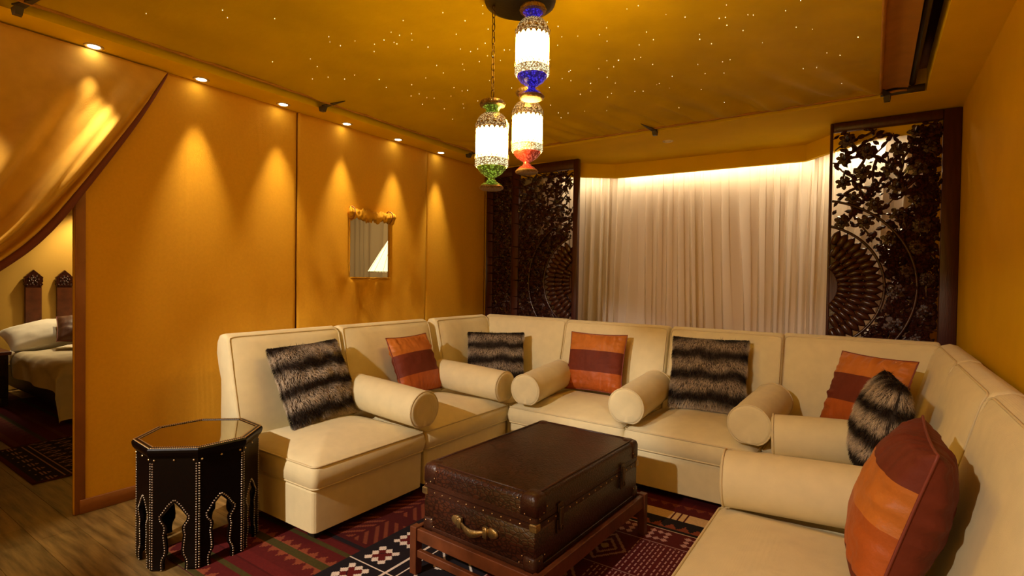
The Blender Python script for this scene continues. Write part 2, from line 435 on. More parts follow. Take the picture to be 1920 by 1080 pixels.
q = MB(); q.tube([wr((CX1, CY0+.02+(4.5-CY0)*k/60, 2.800+.003*ns(k*.9, 2))) for k in range(61)], .010, 7); q.build('canopy_seam', M['canopy_trim'], can)
q = MB()
ed = [(CX0, CY0), (CX0, CY1)]
q.tube([wr((CX0+.004*ns(k*.4, 1), CY0+(CY1-CY0)*k/70, 2.804+.005*ns(k*.5, 3))) for k in range(71)], .009, 6)
q.tube([wr((CX0+(CX1-CX0+.15)*k/70, CY1+.008, 2.804+.006*ns(k*.5, 6))) for k in range(71)], .009, 6)
q.build('canopy_hem', M['canopy_trim'], can)
q = MB()
for k in range(300):
    x = rng.uniform(CX0+.25, CX1-.1); yy = rng.uniform(.5, CY1-.25)
    if rng.random() < .45:
        x = -1.5 + rng.normal()*.7; yy = 2.9 + rng.normal()*.8
        if not (CX0+.2 < x < CX1-.1 and .5 < yy < CY1-.2): continue
    p = wr((x, yy, cz(x, yy)-.004+.010*ns(x*2.1, yy*2.1, 5))); s = rng.uniform(.0009, .0021)
    q.add([(p[0]-s, p[1], p[2]), (p[0]+s, p[1], p[2]), (p[0], p[1]-s, p[2]), (p[0], p[1]+s, p[2]), (p[0], p[1], p[2]-s*1.2), (p[0], p[1], p[2]+.006)],
          [(0, 2, 4), (2, 1, 4), (1, 3, 4), (3, 0, 4), (2, 0, 5), (1, 2, 5), (3, 1, 5), (0, 3, 5)])
stuff(q.build('star_lights', M['star'], can, False))
# straps and dark cleats that hold the cloth to the soffit edge
for k, (x, yy, ang) in enumerate([(-3.585, 2.60, 0), (-1.63, 4.585, 90), (-3.585, .80, 0), (-3.585, 4.42, 0), (.06, 4.585, 90)]):
    q = MB(); c, s = math.cos(math.radians(ang)), math.sin(math.radians(ang))
    def T(a, b, z): return wr((x + a*c - b*s*(-1 if ang else 1)*-1, yy - a*s + b*c, z)) if ang else wr((x+a, yy+b, z))
    q.add([T(-.05, -.022, 2.79), T(-.05, .022, 2.79), T(.01, .018, 2.79), T(.01, -.018, 2.79), T(-.045, -.018, 2.755), T(-.045, .018, 2.755), T(-.005, .014, 2.752), T(-.005, -.014, 2.752)],
          [(0, 1, 2, 3), (4, 7, 6, 5), (0, 4, 5, 1), (1, 5, 6, 2), (2, 6, 7, 3), (3, 7, 4, 0)])
    o = q.build('cleat', M['grey'], can, False)
    q = MB(); q.add([T(0, -.03, 2.787), T(0, .02, 2.787), T(.17, .06, cz(CX0+.1, 2.3)-.012), T(0, -.03, 2.795), T(0, .02, 2.795), T(.17, .06, cz(CX0+.1, 2.3)-.006)],
                    [(0, 2, 1), (3, 4, 5), (0, 1, 4, 3), (1, 2, 5, 4), (2, 0, 3, 5)])
    q.build('strap', M['grey'], can, False)
# rod along the exposed right-hand gap
q = MB(); q.tube([wr((.20, .3, 2.85)), wr((.20, 4.58, 2.85))], .018, 8); q.box(wr((.02, 4.565, 2.79)), wr((.27, 4.60, 2.83))); q.build('canopy_rod', M['grey'], can)

# ------------------------------------------------------------------ downlights in the soffit
def downlight(x, yy, lit, label, group=None):
    t = thing('ceiling_downlight', label, 'downlight', (x, yy, ZS), 0, group)
    q = MB(); q.lathe([(.030, .004), (.033, -.004), (.044, -.006), (.050, -.002), (.050, .002)], 28, cap0=False, cap1=False); q.build('trim_ring', M['chrome'] if lit else M['white'], t)
    q = MB(); q.lathe([(.031, -.001), (.0305, -.003)] if lit else [(.031, -.001), (.02, -.008)], 24); q.build('bulb' if lit else 'cover_disc', M['lamp'] if lit else M['white'], t)
    if lit: spot_light('spot_beam', (.05, 0, -.012), SPOT_W, SPOT_C, math.radians(41), 1.0, .02, t, (0, math.radians(2.0), 0))
    return t
names = ['first downlight from the left, above the gold drape', 'second from the left, beside the top corner of the drape', 'third downlight from the left, just before the dark wall seam',
         'fourth downlight from the left, just past the dark wall seam', 'fifth downlight from the left, above the window opening', 'sixth downlight, nearest the carved screens']
for k, yy in enumerate([1.186, 1.792, 2.402, 3.006, 3.612, 4.23]):
    downlight(-3.835, yy, True, 'small round lit recessed light, ' + names[k], 'downlights along the fabric wall')
downlight(-3.835, .58, True, 'small round lit recessed light out of frame above the gold drape', 'downlights along the fabric wall')
downlight(-1.64, 5.005, False, 'unlit cream round ceiling disc in the soffit before the curtain')

# ------------------------------------------------------------------ sheer curtain in the bay
def curtain(name, path, z0, z1, m, per=.11, amp=.032, nz=24, step=.012, label=None, seed=0, fold=0.):
    P = [Vector(p) for p in path]; L = [0]
    for i in range(len(P)-1): L.append(L[-1]+(P[i+1]-P[i]).length)
    n = int(L[-1]/step); cols = []
    for k in range(n+1):
        s = L[-1]*k/n; i = max(j for j in range(len(P)-1) if L[j] <= s+1e-9); f = (s-L[i])/(L[i+1]-L[i])
        p = P[i].lerp(P[i+1], f); a = P[max(i-1, 0)] if f < .1 else P[i]; b = P[min(i+2, len(P)-1)] if f > .9 else P[i+1]
        t = (b-a).normalized(); cols.append((p, Vector((-t.y, t.x)), s))
    vs = []
    for j in range(nz+1):
        z = z0+(z1-z0)*j/nz; fz = 1-j/nz
        for p, nn, s in cols:
            ph = s/per + 1.25*ns(s*1.5, fz*.35, seed) + .45*ns(s*4.3, fz*.7, seed+2)*(.3+fz)
            a = amp*(.55+.45*fz)*(1+.5*ns(s*3, 4+fz*.6, seed))
            o = a*(math.sin(2*PI*ph) + .35*math.sin(4*PI*ph+1)); b = per*fold*math.sin(4*PI*ph)*(1+.6*ns(s*2.3, 9, seed))
            vs.append((p.x+nn.x*o+nn.y*b, p.y+nn.y*o-nn.x*b, z))
    o = mesh_obj(name, vs, grid_faces(len(cols)-1, nz), m)
    return o
cur = curtain('sheer_curtain', [(-3.75, 5.42), (-3.15, 5.45), (-2.62, 5.90), (-.46, 6.02), (-.02, 5.60), (.32, 5.46)], .03, 2.88, M['sheer'], .145, .026, step=.0075, fold=.17)
tag(cur, 'floor-length white sheer curtain with soft pleats lit from above in the bay', 'curtain')

# window behind the curtain: dusk light in the panes
wd2 = thing('window_2', 'wide window behind the sheer curtain with dusk light in its panes', 'window'); del wd2['category']; struct(wd2)
M['dusk'] = mat('dusk_window_pane', (.1, .1, .12), .2, emit=(.85, .54, .33), estr=.75)
for k in range(4):
    q = MB(); x = -2.55+.56*k; q.box((x+.03, 6.20, .45), (x+.53, 6.215, 2.55)); q.build('pane', M['dusk'], wd2, False)
for k in range(5):
    q = MB(); x = -2.55+.56*k; q.box((x-.03, 6.17, .40), (x+.03, 6.24, 2.60)); q.build('mullion', M['frame'], wd2, False)
for z in (.40, 2.55):
    q = MB(); q.box((-2.58, 6.17, z), (-.28, 6.24, z+.05)); q.build('window_rail', M['frame'], wd2, False)

# ------------------------------------------------------------------ carved screens
def petal_mesh(name, L, Wd, tip):
    # pointed carved petal along +x, hump in -y (towards the room)
    q = MB(); n = 7; rings = []
    for k in range(n):
        t = k/(n-1); wv = Wd*(.55+.45*math.sin(PI*min(1, t*.85+.1))) * (1 if t < .75 else 1-tip*(t-.75)/.25)
        hgt = .020*math.sin(PI*(.12+.8*t))+.004
        rings.append([(t*L, .006, -wv/2), (t*L, -hgt*.5, -wv*.42), (t*L, -hgt, -wv*.12), (t*L, -hgt, wv*.12), (t*L, -hgt*.5, wv*.42), (t*L, .006, wv/2)])
    q.loft(rings)
    o = q.build(name, M['darkwood']); o.hide_render = False
    return o
def rosette(name, r, petals=6):
    q = MB()
    for lay, (rr, z0, rot) in enumerate(((1.0, 0, 0), (.62, .012, .5))):
        for k in range(petals):
            a = 2*PI*(k+rot)/petals; c, s = math.cos(a), math.sin(a); wv = rr*r*.62
            vs = [(0, -z0-.002, 0)]
            for lx, lw, dy in ((.35, .32, -.010), (.75, .5, -.014), (1.0, .22, -.004)):
                for sg in (-1, 1):
                    vs.append((rr*r*lx*c - sg*wv*lw*s, -z0+dy, rr*r*lx*s + sg*wv*lw*c))
            vs.append((rr*r*.55*c, -z0-.020, rr*r*.55*s)); vs.append((rr*r*1.06*c, -z0, rr*r*1.06*s))
            q.add(vs, [(0, 1, 7), (1, 3, 7), (3, 5, 7), (5, 8, 7), (8, 6, 7), (6, 4, 7), (4, 2, 7), (2, 0, 7)])
    q.dome((0, -.02, 0), r*.24, (0, -1, 0), 7)
    q.lathe([(0, 0)], 3, cap0=False, cap1=False) if False else None
    return q.build(name, M['darkwood'])
def leaf(q, p, ang, L, Wd, y):
    c, s = math.cos(ang), math.sin(ang)
    def T(a, b, d): return (p[0]+a*c-b*s, y+d, p[1]+a*s+b*c)
    q.add([T(0, 0, 0), T(L*.3, Wd*.42, .003), T(L*.65, Wd*.40, .003), T(L, 0, .004), T(L*.65, -Wd*.40, .003), T(L*.3, -Wd*.42, .003), T(L*.25, 0, -.012), T(L*.65, 0, -.012),
           T(0, 0, .012), T(L, 0, .012), T(L*.5, Wd*.4, .012), T(L*.5, -Wd*.4, .012)],
          [(0, 1, 6), (1, 2, 7, 6), (2, 3, 7), (3, 4, 7), (4, 5, 6, 7), (5, 0, 6), (8, 10, 9, 11)])
PROTO = {}
def screen(x0, x1, ztop, stl, str_, rail, cen, label, seed, dense, open_f, flr=.055):
    """a carved panel: frame, half medallion with rings and petals, vines, leaves and rosettes"""
    rnd = random.Random(seed)
    xm = (x0+x1)/2; YS = 5.135
    t = thing('carved_screen', label, 'screen', (xm, YS, 0), 0, 'carved wooden screens beside the curtain')
    def q_(): return MB()
    for nm, a, b in (('stile', (x0-xm, 0, .02), (x0-xm+stl, .055, ztop)), ('stile', (x1-xm-str_, 0, .02), (x1-xm, .055, ztop))):
        q = MB(); q.box(a, b, .006); q.build(nm, M['frame'], t)
    for z0, z1 in ((ztop-rail, ztop), (.02, .16)):
        q = MB(); q.box((x0-xm+stl, .002, z0), (x1-xm-str_, .053, z1), .005); q.build('rail', M['frame'], t)
    ax0, ax1, az0, az1 = x0-xm+stl, x1-xm-str_, .16, ztop-rail
    cx, czz = (cen[0]-xm, cen[1]) if cen else (99, 1.43)
    R1, R0, RH = .725, .52, .205
    if cen:
        for nm, R, rr in (('medallion_ring', R0, .011), ('medallion_ring', R1, .0105)):
            q = MB(); run = []
            for k in range(241):
                a = 2*PI*k/240; x = cx+R*math.cos(a); z = czz+R*math.sin(a)
                if ax0-.005 <= x <= ax1+.005 and az0 < z < az1: run.append((x, -.020, z))
                else:
                    if len(run) > 2: q.tube(run, rr, 8)
                    run = []
            if len(run) > 2: q.tube(run, rr, 8)
            if q.v: q.build(nm, M['darkwood'], t)
        # hub: solid segment of a disc, clipped by the stile
        pts = [(cx+RH*math.cos(2*PI*k/64), czz+RH*math.sin(2*PI*k/64)) for k in range(64)]
        pts = [(x, z) for x, z in pts if ax0-.004 <= x <= ax1+.004]
        pts.sort(key=lambda p: math.atan2(p[1]-czz, (p[0]-cx)*(1 if cx < 0 else -1)))
        bm = bmesh.new(); f = bm.faces.new([bm.verts.new((x, -.004, z)) for x, z in pts])
        r = bmesh.ops.extrude_face_region(bm, geom=[f]); bmesh.ops.translate(bm, vec=(0, .03, 0), verts=[e for e in r['geom'] if isinstance(e, bmesh.types.BMVert)])
        bmesh.ops.recalc_face_normals(bm, faces=bm.faces); bm_obj('hub', bm, M['frame'], t)
        q = MB(); n = 60; pts = [(cx+.425*math.cos(2*PI*k/n), .012, czz+.425*math.sin(2*PI*k/n)) for k in range(n)]
        pts = [(max(ax0, min(ax1, x)), yy, z) for x, yy, z in pts]
        q.loft([pts, [(x, yy+.016, z) for x, yy, z in pts]]); q.build('medallion_back', M['darkwood'], t, False)
        for key, r0, L, Wd, cnt, tip, dy in (('a', .200, .110, .052, 36, .25, .0), ('b', .290, .120, .056, 46, .3, -.004), ('c', .385, .128, .064, 52, .9, -.008)):
            if key not in PROTO:
                PROTO[key] = petal_mesh('petal', L, Wd, tip).data; bpy.data.objects.remove([o for o in bpy.data.objects if o.data == PROTO[key]][0])
            for k in range(cnt):
                a = 2*PI*(k+.5)/cnt; xs = [cx+rr*math.cos(a) for rr in (r0, r0+L)]
                if min(xs) < ax0-.01 or max(xs) > ax1+.01: continue
                o = bpy.data.objects.new('petal', PROTO[key]); COL.objects.link(o); o.parent = t
                o.location = (cx+r0*math.cos(a), dy, czz+r0*math.sin(a)); o.rotation_euler = (0, -a, 0)
    # foliage between the rings and over the field
    q = MB(); fl_pts = []
    def inside(x, z, m=.0): return ax0+m < x < ax1-m and az0+m < z < az1-m
    def okzone(x, z):
        d = math.hypot(x-cx, z-czz)
        return inside(x, z) and d > R0+.01
    area = (ax1-ax0)*(az1-az0)
    for k in range(int(area*95)):          # curling branches
        x = rnd.uniform(ax0, ax1); z = rnd.uniform(.6 if rnd.random() < .85 else az0, az1); a = rnd.uniform(.2, 1.2) if rnd.random() < .6 else rnd.uniform(0, 2*PI); cv = rnd.uniform(-.5, .5); pts = []
        for s in range(rnd.randint(6, 13)):
            if not okzone(x, z): break
            pts.append((x, .012+.008*math.sin(s), z)); x += .028*math.cos(a); z += .028*math.sin(a); a += cv*.35+rnd.uniform(-.12, .12)
        if len(pts) > 3:
            rr = rnd.uniform(.007, .015); q.tube(pts, [rr*(1-.5*i/len(pts)) for i in range(len(pts))], 5)
            for (px, _, pz) in pts[::2]:
                la = rnd.uniform(0, 2*PI); L = rnd.uniform(.04, .08)
                if okzone(px+L*math.cos(la), pz+L*math.sin(la)): leaf(q, (px, pz), la, L, L*rnd.uniform(.45, .65), rnd.uniform(-.008, .012))
    for k in range(int(area*dense)):       # leaves
        x = rnd.uniform(ax0, ax1); z = rnd.uniform(.6 if rnd.random() < .9 else az0, az1)
        if rnd.random() < open_f(x+xm, z): continue
        la = rnd.uniform(0, 2*PI); L = rnd.uniform(.035, .065)
        if okzone(x, z) and okzone(x+L*math.cos(la), z+L*math.sin(la)): leaf(q, (x, z), la, L, L*rnd.uniform(.45, .7), rnd.uniform(-.010, .022))
    for k in range(int(area*dense*.9)):       # broad leaves at the back of the dense parts
        x = rnd.uniform(ax0, ax1); z = rnd.uniform(.6 if rnd.random() < .9 else az0, az1)
        if open_f(x+xm, z) > 0: continue
        la = rnd.uniform(0, 2*PI); L = rnd.uniform(.06, .10)
        if okzone(x, z) and okzone(x+L*math.cos(la), z+L*math.sin(la)): leaf(q, (x, z), la, L, L*rnd.uniform(.6, .8), rnd.uniform(.018, .03))
    q2 = q.build('carved_foliage', M['darkwood'], t, False); stuff(q2)
    tries = 0
    while tries < 4000 and len(fl_pts) < 95:
        tries += 1; r = rnd.uniform(.8, 1.15)*flr
        x = rnd.uniform(ax0+r*1.07, ax1-r*1.07); z = rnd.uniform(.75, az1-r*1.07); d = math.hypot(x-cx, z-czz)
        if d < R0+r*.9 or abs(d-R1) < r*.8: continue
        if any(math.hypot(x-a, z-b) < (r+c)*1.18 for a, b, c in fl_pts): continue
        fl_pts.append((x, z, r))
    if 'ros' not in PROTO:
        PROTO['ros'] = []
        for n in (5, 6, 7):
            o = rosette('rosette', 1.0, n); PROTO['ros'].append(o.data); bpy.data.objects.remove(o)
    for x, z, r in fl_pts:
        o = bpy.data.objects.new('rosette', rnd.choice(PROTO['ros'])); COL.objects.link(o); o.parent = t
        o.location = (x, .010, z); o.rotation_euler = (0, rnd.uniform(0, 6), 0); o.scale = (r, 1.0, r)
    return t
def open_right(x, z): return .90 if (z > 2.0 and x < .27) else (.8 if z > 1.75 and x < .14 else .0)
def open_left(x, z): return .96 if z > 2.22 and x > -3.42 else (.62 if z > 1.95 and x > -3.40 else 0.)
screen(-.316, XR-.002, 2.788, .022, .11, .075, (-.44, 1.43), 'tall dark carved wooden screen with half medallion, right of the curtain against the yellow wall', 3, 1100, open_right, .070)
screen(-3.522, -2.66, 2.775, .09, .06, .105, (-2.54, 1.43), 'tall dark carved wooden screen with half medallion, just left of the curtain', 5, 1000, open_left, .040)
screen(-3.905, -3.526, 2.772, .10, .004, .105, None, 'narrow dark carved wooden screen in the corner beside the orange fabric wall', 8, 1300, lambda x, z: 0., .040)

# ------------------------------------------------------------------ rugs (flat woven pattern as a colour attribute on a mesh)
def rug_obj(name, x0, x1, y0, y1, cell, fn, zt, label, th=.006):
    nx = int(round((x1-x0)/cell)); ny = int(round((y1-y0)/cell))
    X = np.linspace(x0, x1, nx+1); Y = np.linspace(y0, y1, ny+1)
    gx, gy = np.meshgrid(X, Y)
    cx = (gx[:-1, :-1]+gx[1:, 1:])/2; cy = (gy[:-1, :-1]+gy[1:, 1:])/2
    col = fn(cx, cy)
    col = col*(1+.16*(rng.random(cx.shape)-.5))[..., None]
    nv = (nx+1)*(ny+1)
    ox, oy = (x0+x1)/2, (y0+y1)/2
    co = np.stack([gx-ox, gy-oy, np.full_like(gx, th)], -1).reshape(-1, 3)
    idx = np.arange(nv).reshape(ny+1, nx+1)
    f = np.stack([idx[:-1, :-1], idx[:-1, 1:], idx[1:, 1:], idx[1:, :-1]], -1).reshape(-1, 4)
    # skirt
    per = list(idx[0, :]) + list(idx[1:, -1]) + list(idx[-1, -2::-1]) + list(idx[-2:0:-1, 0])
    base = len(co); low = co[per].copy(); low[:, 2] = 0
    co = np.concatenate([co, low]); n = len(per)
    sk = np.array([[per[(i)], base+i, base+(i+1) % n, per[(i+1) % n]] for i in range(n)])
    allf = np.concatenate([f, sk])
    me = bpy.data.meshes.new(name)
    me.vertices.add(len(co)); me.vertices.foreach_set('co', co.ravel())
    me.loops.add(allf.size); me.loops.foreach_set('vertex_index', allf.ravel())
    me.polygons.add(len(allf)); me.polygons.foreach_set('loop_start', np.arange(len(allf))*4)
    me.update(calc_edges=True); me.validate()
    a = me.color_attributes.new('Col', 'FLOAT_COLOR', 'CORNER')
    c4 = np.ones((len(allf), 4, 4)); c4[:len(f), :, :3] = col.reshape(-1, 1, 3); c4[len(f):, :, :3] = (.05, .01, .01)
    a.data.foreach_set('color', c4.ravel())
    me.materials.append(M['kilim'])
    o = bpy.data.objects.new(name, me); COL.objects.link(o); o.location = (ox, oy, zt)
    tag(o, label, 'rug'); return o
RED = np.array((.105, .008, .007)); DRED = np.array((.085, .007, .008)); BLK = np.array((.010, .007, .010)); CREAM = np.array((.62, .42, .20)); OR = np.array((.22, .05, .02)); OLV = np.array((.055, .042, .008)); WHT = np.array((.70, .60, .50)); PINK = np.array((.48, .26, .22))
def put(col, m, c): col[m] = c
def tri(X, Y, yb, h, per, sgn=1, x0=0):
    v = (Y-yb)/h*sgn; u = np.abs(((X-x0)/per) % 1-.5)*2
    return (v >= 0) & (v <= 1) & (u < 1-v)
def kilim_a(X, Y):
    col = np.empty(X.shape+(3,)); col[:] = RED*.6
    # far end bands
    put(col, Y > 3.30, DRED); put(col, tri(X, Y, 3.42, .055, .075, -1), OR*.8); put(col, (Y > 3.425) & (Y < 3.435), PINK*.7)
    put(col, (Y > 3.185) & (Y <= 3.30), CREAM)
    for xx in (-.985, -.945, -.905): put(col, (Y > 3.185) & (Y <= 3.30) & (np.abs(X-xx) < .006), DRED)
    put(col, (Y > 3.02) & (Y <= 3.185), BLK); put(col, tri(X, Y, 3.065, .065, .076, 1), OR)
    # near and left field: stripes across
    s = Y
    def stripes(y0):
        put(col, (s > y0) & (s < y0+.33), RED*.85)
        put(col, (s > y0+.10) & (s < y0+.15), OLV)
        put(col, tri(X, Y, y0+.15, .05, .075, 1), OR); put(col, tri(X, Y, y0+.10, .05, .075, -1), OR)
        put(col, (s > y0+.25) & (s < y0+.28), OLV)
    stripes(1.50); stripes(1.10); 
    b = (s > 1.83) & (s < 2.6); put(col, b, RED*.55)
    put(col, (s > 1.84) & (s < 1.875), BLK)
    # feather motif panels
    u = (X+3.4) % .42; v = (s-1.9)
    feather = b & (v > 0) & (np.abs(((v*1.0+np.abs(u-.21)) % .075)-.037) < .014) & (np.abs(u-.21) < .15) & (np.abs(u-.21) > .012) & (((s-1.9) % .36) < .27)
    put(col, feather, OR*.75)
    put(col, b & (u < .02), OLV)
    put(col, (s > 2.6) & (s <= 3.02), RED*.6)
    put(col, (s > 1.44) & (s < 1.50), RED*1.05)
    return col
def flower(X, Y, cx, cy, c1, c2, col, g=.026):
    for i in (-1, 0, 1):
        for j in (-1, 0, 1):
            m = np.abs(X-cx-i*g*1.9) + np.abs(Y-cy-j*g*1.9) < g*.95
            put(col, m, c2 if (i == 0 and j == 0) else c1)
    for i in (-.5, .5):
        for j in (-.5, .5):
            m = np.abs(X-cx-i*g*1.9) + np.abs(Y-cy-j*g*1.9) < g*.9
            put(col, m, c2)
def kilim_b(X, Y):
    col = np.empty(X.shape+(3,)); col[:] = BLK
    right = X > -1.52
    put(col, right, RED*.72); put(col, right & (Y < 2.835), DRED*1.15)
    # left border with flowers
    for k in range(-4, 8): flower(X, Y, -2.065, 1.666+.2*k, WHT, RED, col)
    put(col, np.abs(X+1.925) < .006, WHT); put(col, np.abs(X+1.865) < .005, WHT)
    for yy in (1.76, 1.36): put(col, (np.abs(Y-yy) < .005) & (X < -1.865), WHT)
    # inner zigzags on the dark field
    fld = (X > -1.855) & (X < -1.52)
    zz = np.abs(((Y+np.abs((X*4 % 1)-.5)*.16) % .13)-.065) < .008
    put(col, fld & zz & ((Y % .26) < .15), WHT)
    put(col, fld & (np.abs(((X+Y) % .17)-.08) < .006) & ((Y % .26) >= .15), WHT)
    # back border in red with flowers
    bk_ = (Y > 2.84); put(col, bk_ & right, RED*.8)
    for k in range(-2, 6):
        cx0 = -.972+.2*(k-3) if False else -1.172+.2*(k-1)
        flower(X, Y, cx0+.2, 2.93, PINK, DRED, col, .023)
    for yy in (2.835, 2.455): put(col, right & (np.abs(Y-yy) < .0045), PINK*.8)
    put(col, Y > 3.012, WHT)
    # diamonds and dashes: alternating blocks between the cross lines
    for r, (ya, yb) in enumerate(((2.455, 2.835), (2.075, 2.455), (1.695, 2.075))):
        for k in range(-2, 6):
            xa = -1.30+.26*k-.10*r; ym = (ya+yb)/2
            blk = (X > xa) & (X < xa+.26) & (Y > ya+.01) & (Y < yb-.01) & right
            if k % 2 == 0:
                d = np.abs(X-(xa+.13))/.125 + np.abs(Y-ym)/.165
                put(col, blk & (d < 1) & (d > .84), PINK*.9); put(col, blk & (d < .6) & (d > .43), PINK*.9); put(col, blk & (d < .22), CREAM*.8)
            else:
                st = np.floor((X-xa)/.024).astype(int)
                put(col, blk & (((X-xa) % .024) < .0075) & (((Y+st*.021) % .042) < .028), PINK)
    return col
rug_obj('kilim_rug', -3.06, -.05, 1.22, 3.60, .01, kilim_a, .001, 'dark red kilim rug with triangle stripes and a cream band lying under the sofa')
rug_obj('woven_rug', -2.19, -.20, 1.0, 3.02, .0075, kilim_b, .0085, 'black and red woven rug with white flower border lying under the trunk stand', .005)
def mat_black(X, Y):
    col = np.empty(X.shape+(3,)); col[:] = BLK*1.2
    v = Y-1.13; u = X+5.25
    put(col, (np.abs(v-.17) < .006) | (np.abs(v-.21) < .005), PINK*.8)
    put(col, (np.abs(v) < .02), RED*.7); put(col, np.abs(np.abs(u)-.53) < .015, RED*.5)
    d = np.abs((u % .14)-.07)/.05 + np.abs(v-.09)/.05
    put(col, (d < 1) & ((np.floor(v/.012).astype(int) % 2) == 0), PINK*.8)
    d = np.abs((u % .12)-.06)*1.5 + np.abs(((v-.22) % .13)-.065)
    put(col, (v > .23) & (np.abs(d-.05) < .012), PINK*.75)
    return col
rug_obj('small_rug', -5.80, -4.70, 1.115, 2.0, .01, mat_black, .001, 'small black rug with pink geometric motifs on the floor beyond the fabric wall')
def kil_bed(X, Y):
    col = np.empty(X.shape+(3,)); col[:] = RED*.8
    k = np.floor((Y-1.0)/.045).astype(int) % 7
    for i, c in ((1, DRED), (3, OLV), (4, DRED), (6, OR*.5)): put(col, k == i, c)
    put(col, (k == 2) & (((X*9) % 1) < .5), OR*.45)
    return col
rug_obj('bedside_rug', -8.0, -5.83, 1.25, 2.2, .02, kil_bed, .001, 'red striped kilim lying beside and under the bed')

# ------------------------------------------------------------------ sectional sofa
def backrest(parent, x0, x1, nm='backrest', ends=(True, True)):
    prof = [(.735, .40), (.785, .57), (.845, .80), (.895, .995), (.905, 1.030), (.925, 1.052), (.965, 1.064), (1.005, 1.056), (1.030, 1.02), (1.038, .96), (1.02, .87), (.990, .77), (.975, .56), (.97, .30), (.80, .30)]
    cyy = sum(p[0] for p in prof)/len(prof); czz = sum(p[1] for p in prof)/len(prof)
    q = MB(); rings = []; W = x1-x0
    st = [(0, .026), (.004, .012), (.012, .003), (.024, 0)] + [(t, 0) for t in np.linspace(.06, W-.06, 12)] + [(W-.024, 0), (W-.012, .003), (W-.004, .012), (W, .026)]
    for xx, ins in st:
        ring = []
        for k, (yy, zz) in enumerate(prof):
            d = Vector((yy-cyy, zz-czz)); L = d.length
            s = (L-ins)/L
            e = min(1, min(xx, W-xx)/.10); bul = -.026*e if 1 <= k <= 3 else 0
            sag = .006*ns(xx*4+x0*3, zz*5, 1)*e if k in (1, 2, 3, 6) else 0
            ring.append((x0+xx, cyy+d.x*s+bul+sag, czz+d.y*s))
        rings.append(ring)
    q.loft(rings); o = q.build(nm, M['cushion'], parent)
    q = MB(); f = [(yy, zz) for yy, zz in ((.76, .50), (.785, .57), (.845, .80), (.893, .995), (.902, 1.020))]
    path = [(x0+.012, yy-.004, zz) for yy, zz in f] + [(x0+.02, .908, 1.036), (x0+.04, .912, 1.043)] + [(x, .914, 1.045) for x in np.linspace(x0+.07, x1-.07, 7)] + [(x1-.04, .912, 1.043), (x1-.02, .908, 1.036)] + [(x1-.012, yy-.004, zz) for yy, zz in reversed(f)]
    q.tube(path, .0048, 6); q.build('piping', M['piping'], o)
    return o
def loop(x0, y0, x1, y1, r, z): return rrect(x0, y0, x1, y1, r, 4, z)
def seat(parent, x0, x1, y0, y1, crown=.085):
    q = MB(); z0, z1 = .288, .412; rings = []
    for z, ins in ((z0, .014), (z0+.006, .003), (z0+.02, -.004), ((z0+z1)/2, -.010), (z1-.02, -.004), (z1-.006, .003), (z1+.002, .012)):
        rings.append(rrect(x0+ins, y0+ins, x1-ins, y1-ins, .035, 4, z))
    W, D = x1-x0, y1-y0
    for s in (.95, .88, .78, .64, .46, .24, .04):
        ix = W/2*(1-s); iy = D/2*(1-s)
        rings.append(rrect(x0+ix, y0+iy, x1-ix, y1-iy, max(.004, .035*s), 4, z1+crown*(1-s**2.6)))
    q.loft(rings); o = smooth_edges(q.build('seat_cushion', M['cushion'], parent), 24)
    for z in (z0+.004, z1):
        p = MB(); p.tube(loop(x0+.004, y0+.004, x1-.004, y1-.004, .032, z), .0055, 6, True); p.build('piping', M['piping'], o)
    return o
def base(parent, x0, x1, y0, y1):
    q = MB(); rings = []
    for z, ins in ((.045, .016), (.050, .010), (.27, .006), (.285, .012)): rings.append(rrect(x0+ins, y0+ins, x1-ins, y1-ins, .03, 4, z))
    q.loft(rings); smooth_edges(q.build('base', M['cushion'], parent), 22)
    for xx in (x0+.05, x1-.11):
        for yy in (y0+.06, y1-.12):
            p = MB(); p.box((xx, yy, .0), (xx+.06, yy+.06, .05), .004); p.build('foot', M['foot'], parent, False)
def section(x, yy, rot, wd, label):
    t = thing('sofa_section', label, 'sofa', (x, yy, .0145), math.radians(rot), 'cream sectional sofa units')
    base(t, .004, wd-.004, .008, .972); seat(t, .003, wd-.003, 0, .80); backrest(t, .006, wd-.006)
    return t
def corner(x, yy, label, left):
    t = thing('sofa_corner_unit', label, 'sofa', (x, yy, .0145), 0, 'cream sectional sofa units')
    base(t, .004, .966, .004, .972); seat(t, .01 if not left else .16, .82 if not left else .955, .01, .84)
    backrest(t, .006, .982 if left else .93)
    # the second back, turned a quarter, as a part of the same corner unit
    e = bpy.data.objects.new('side_back', None); COL.objects.link(e); e.parent = t; e.empty_display_size = .1
    if left: e.location = (.97, .075, 0); e.rotation_euler = (0, 0, PI/2); backrest(e, .0, .80)
    else: e.location = (-.0, .90, 0); e.rotation_euler = (0, 0, -PI/2); backrest(e, .0, .90)
    return t
section(-2.43, 1.712, 90, .855, 'cream armless sofa unit at the left end beside the octagonal table, under a fur cushion')
section(-2.43, 2.572, 90, .975, 'cream sofa unit along the orange wall, second from the left, with an orange cushion')
section(-2.405, 3.48, -1.5, .995, 'cream sofa unit before the curtain, left one behind the trunk, with an orange cushion')
section(-1.405, 3.45, -1.5, .855, 'cream sofa unit before the curtain, right of the trunk, with a striped fur cushion')
section(-.555, 3.475, -90, .945, 'cream sofa unit on the right side, holding the upright fur cushion seen edge-on')
section(-.555, 2.525, -90, .97, 'nearest cream sofa unit at the lower right, holding the large orange cushion')
corner(-3.395, 3.555, 'cream corner sofa unit at the back left before the carved screens', True)
corner(-.548, 3.485, 'cream corner sofa unit at the back right below the right carved screen', False)

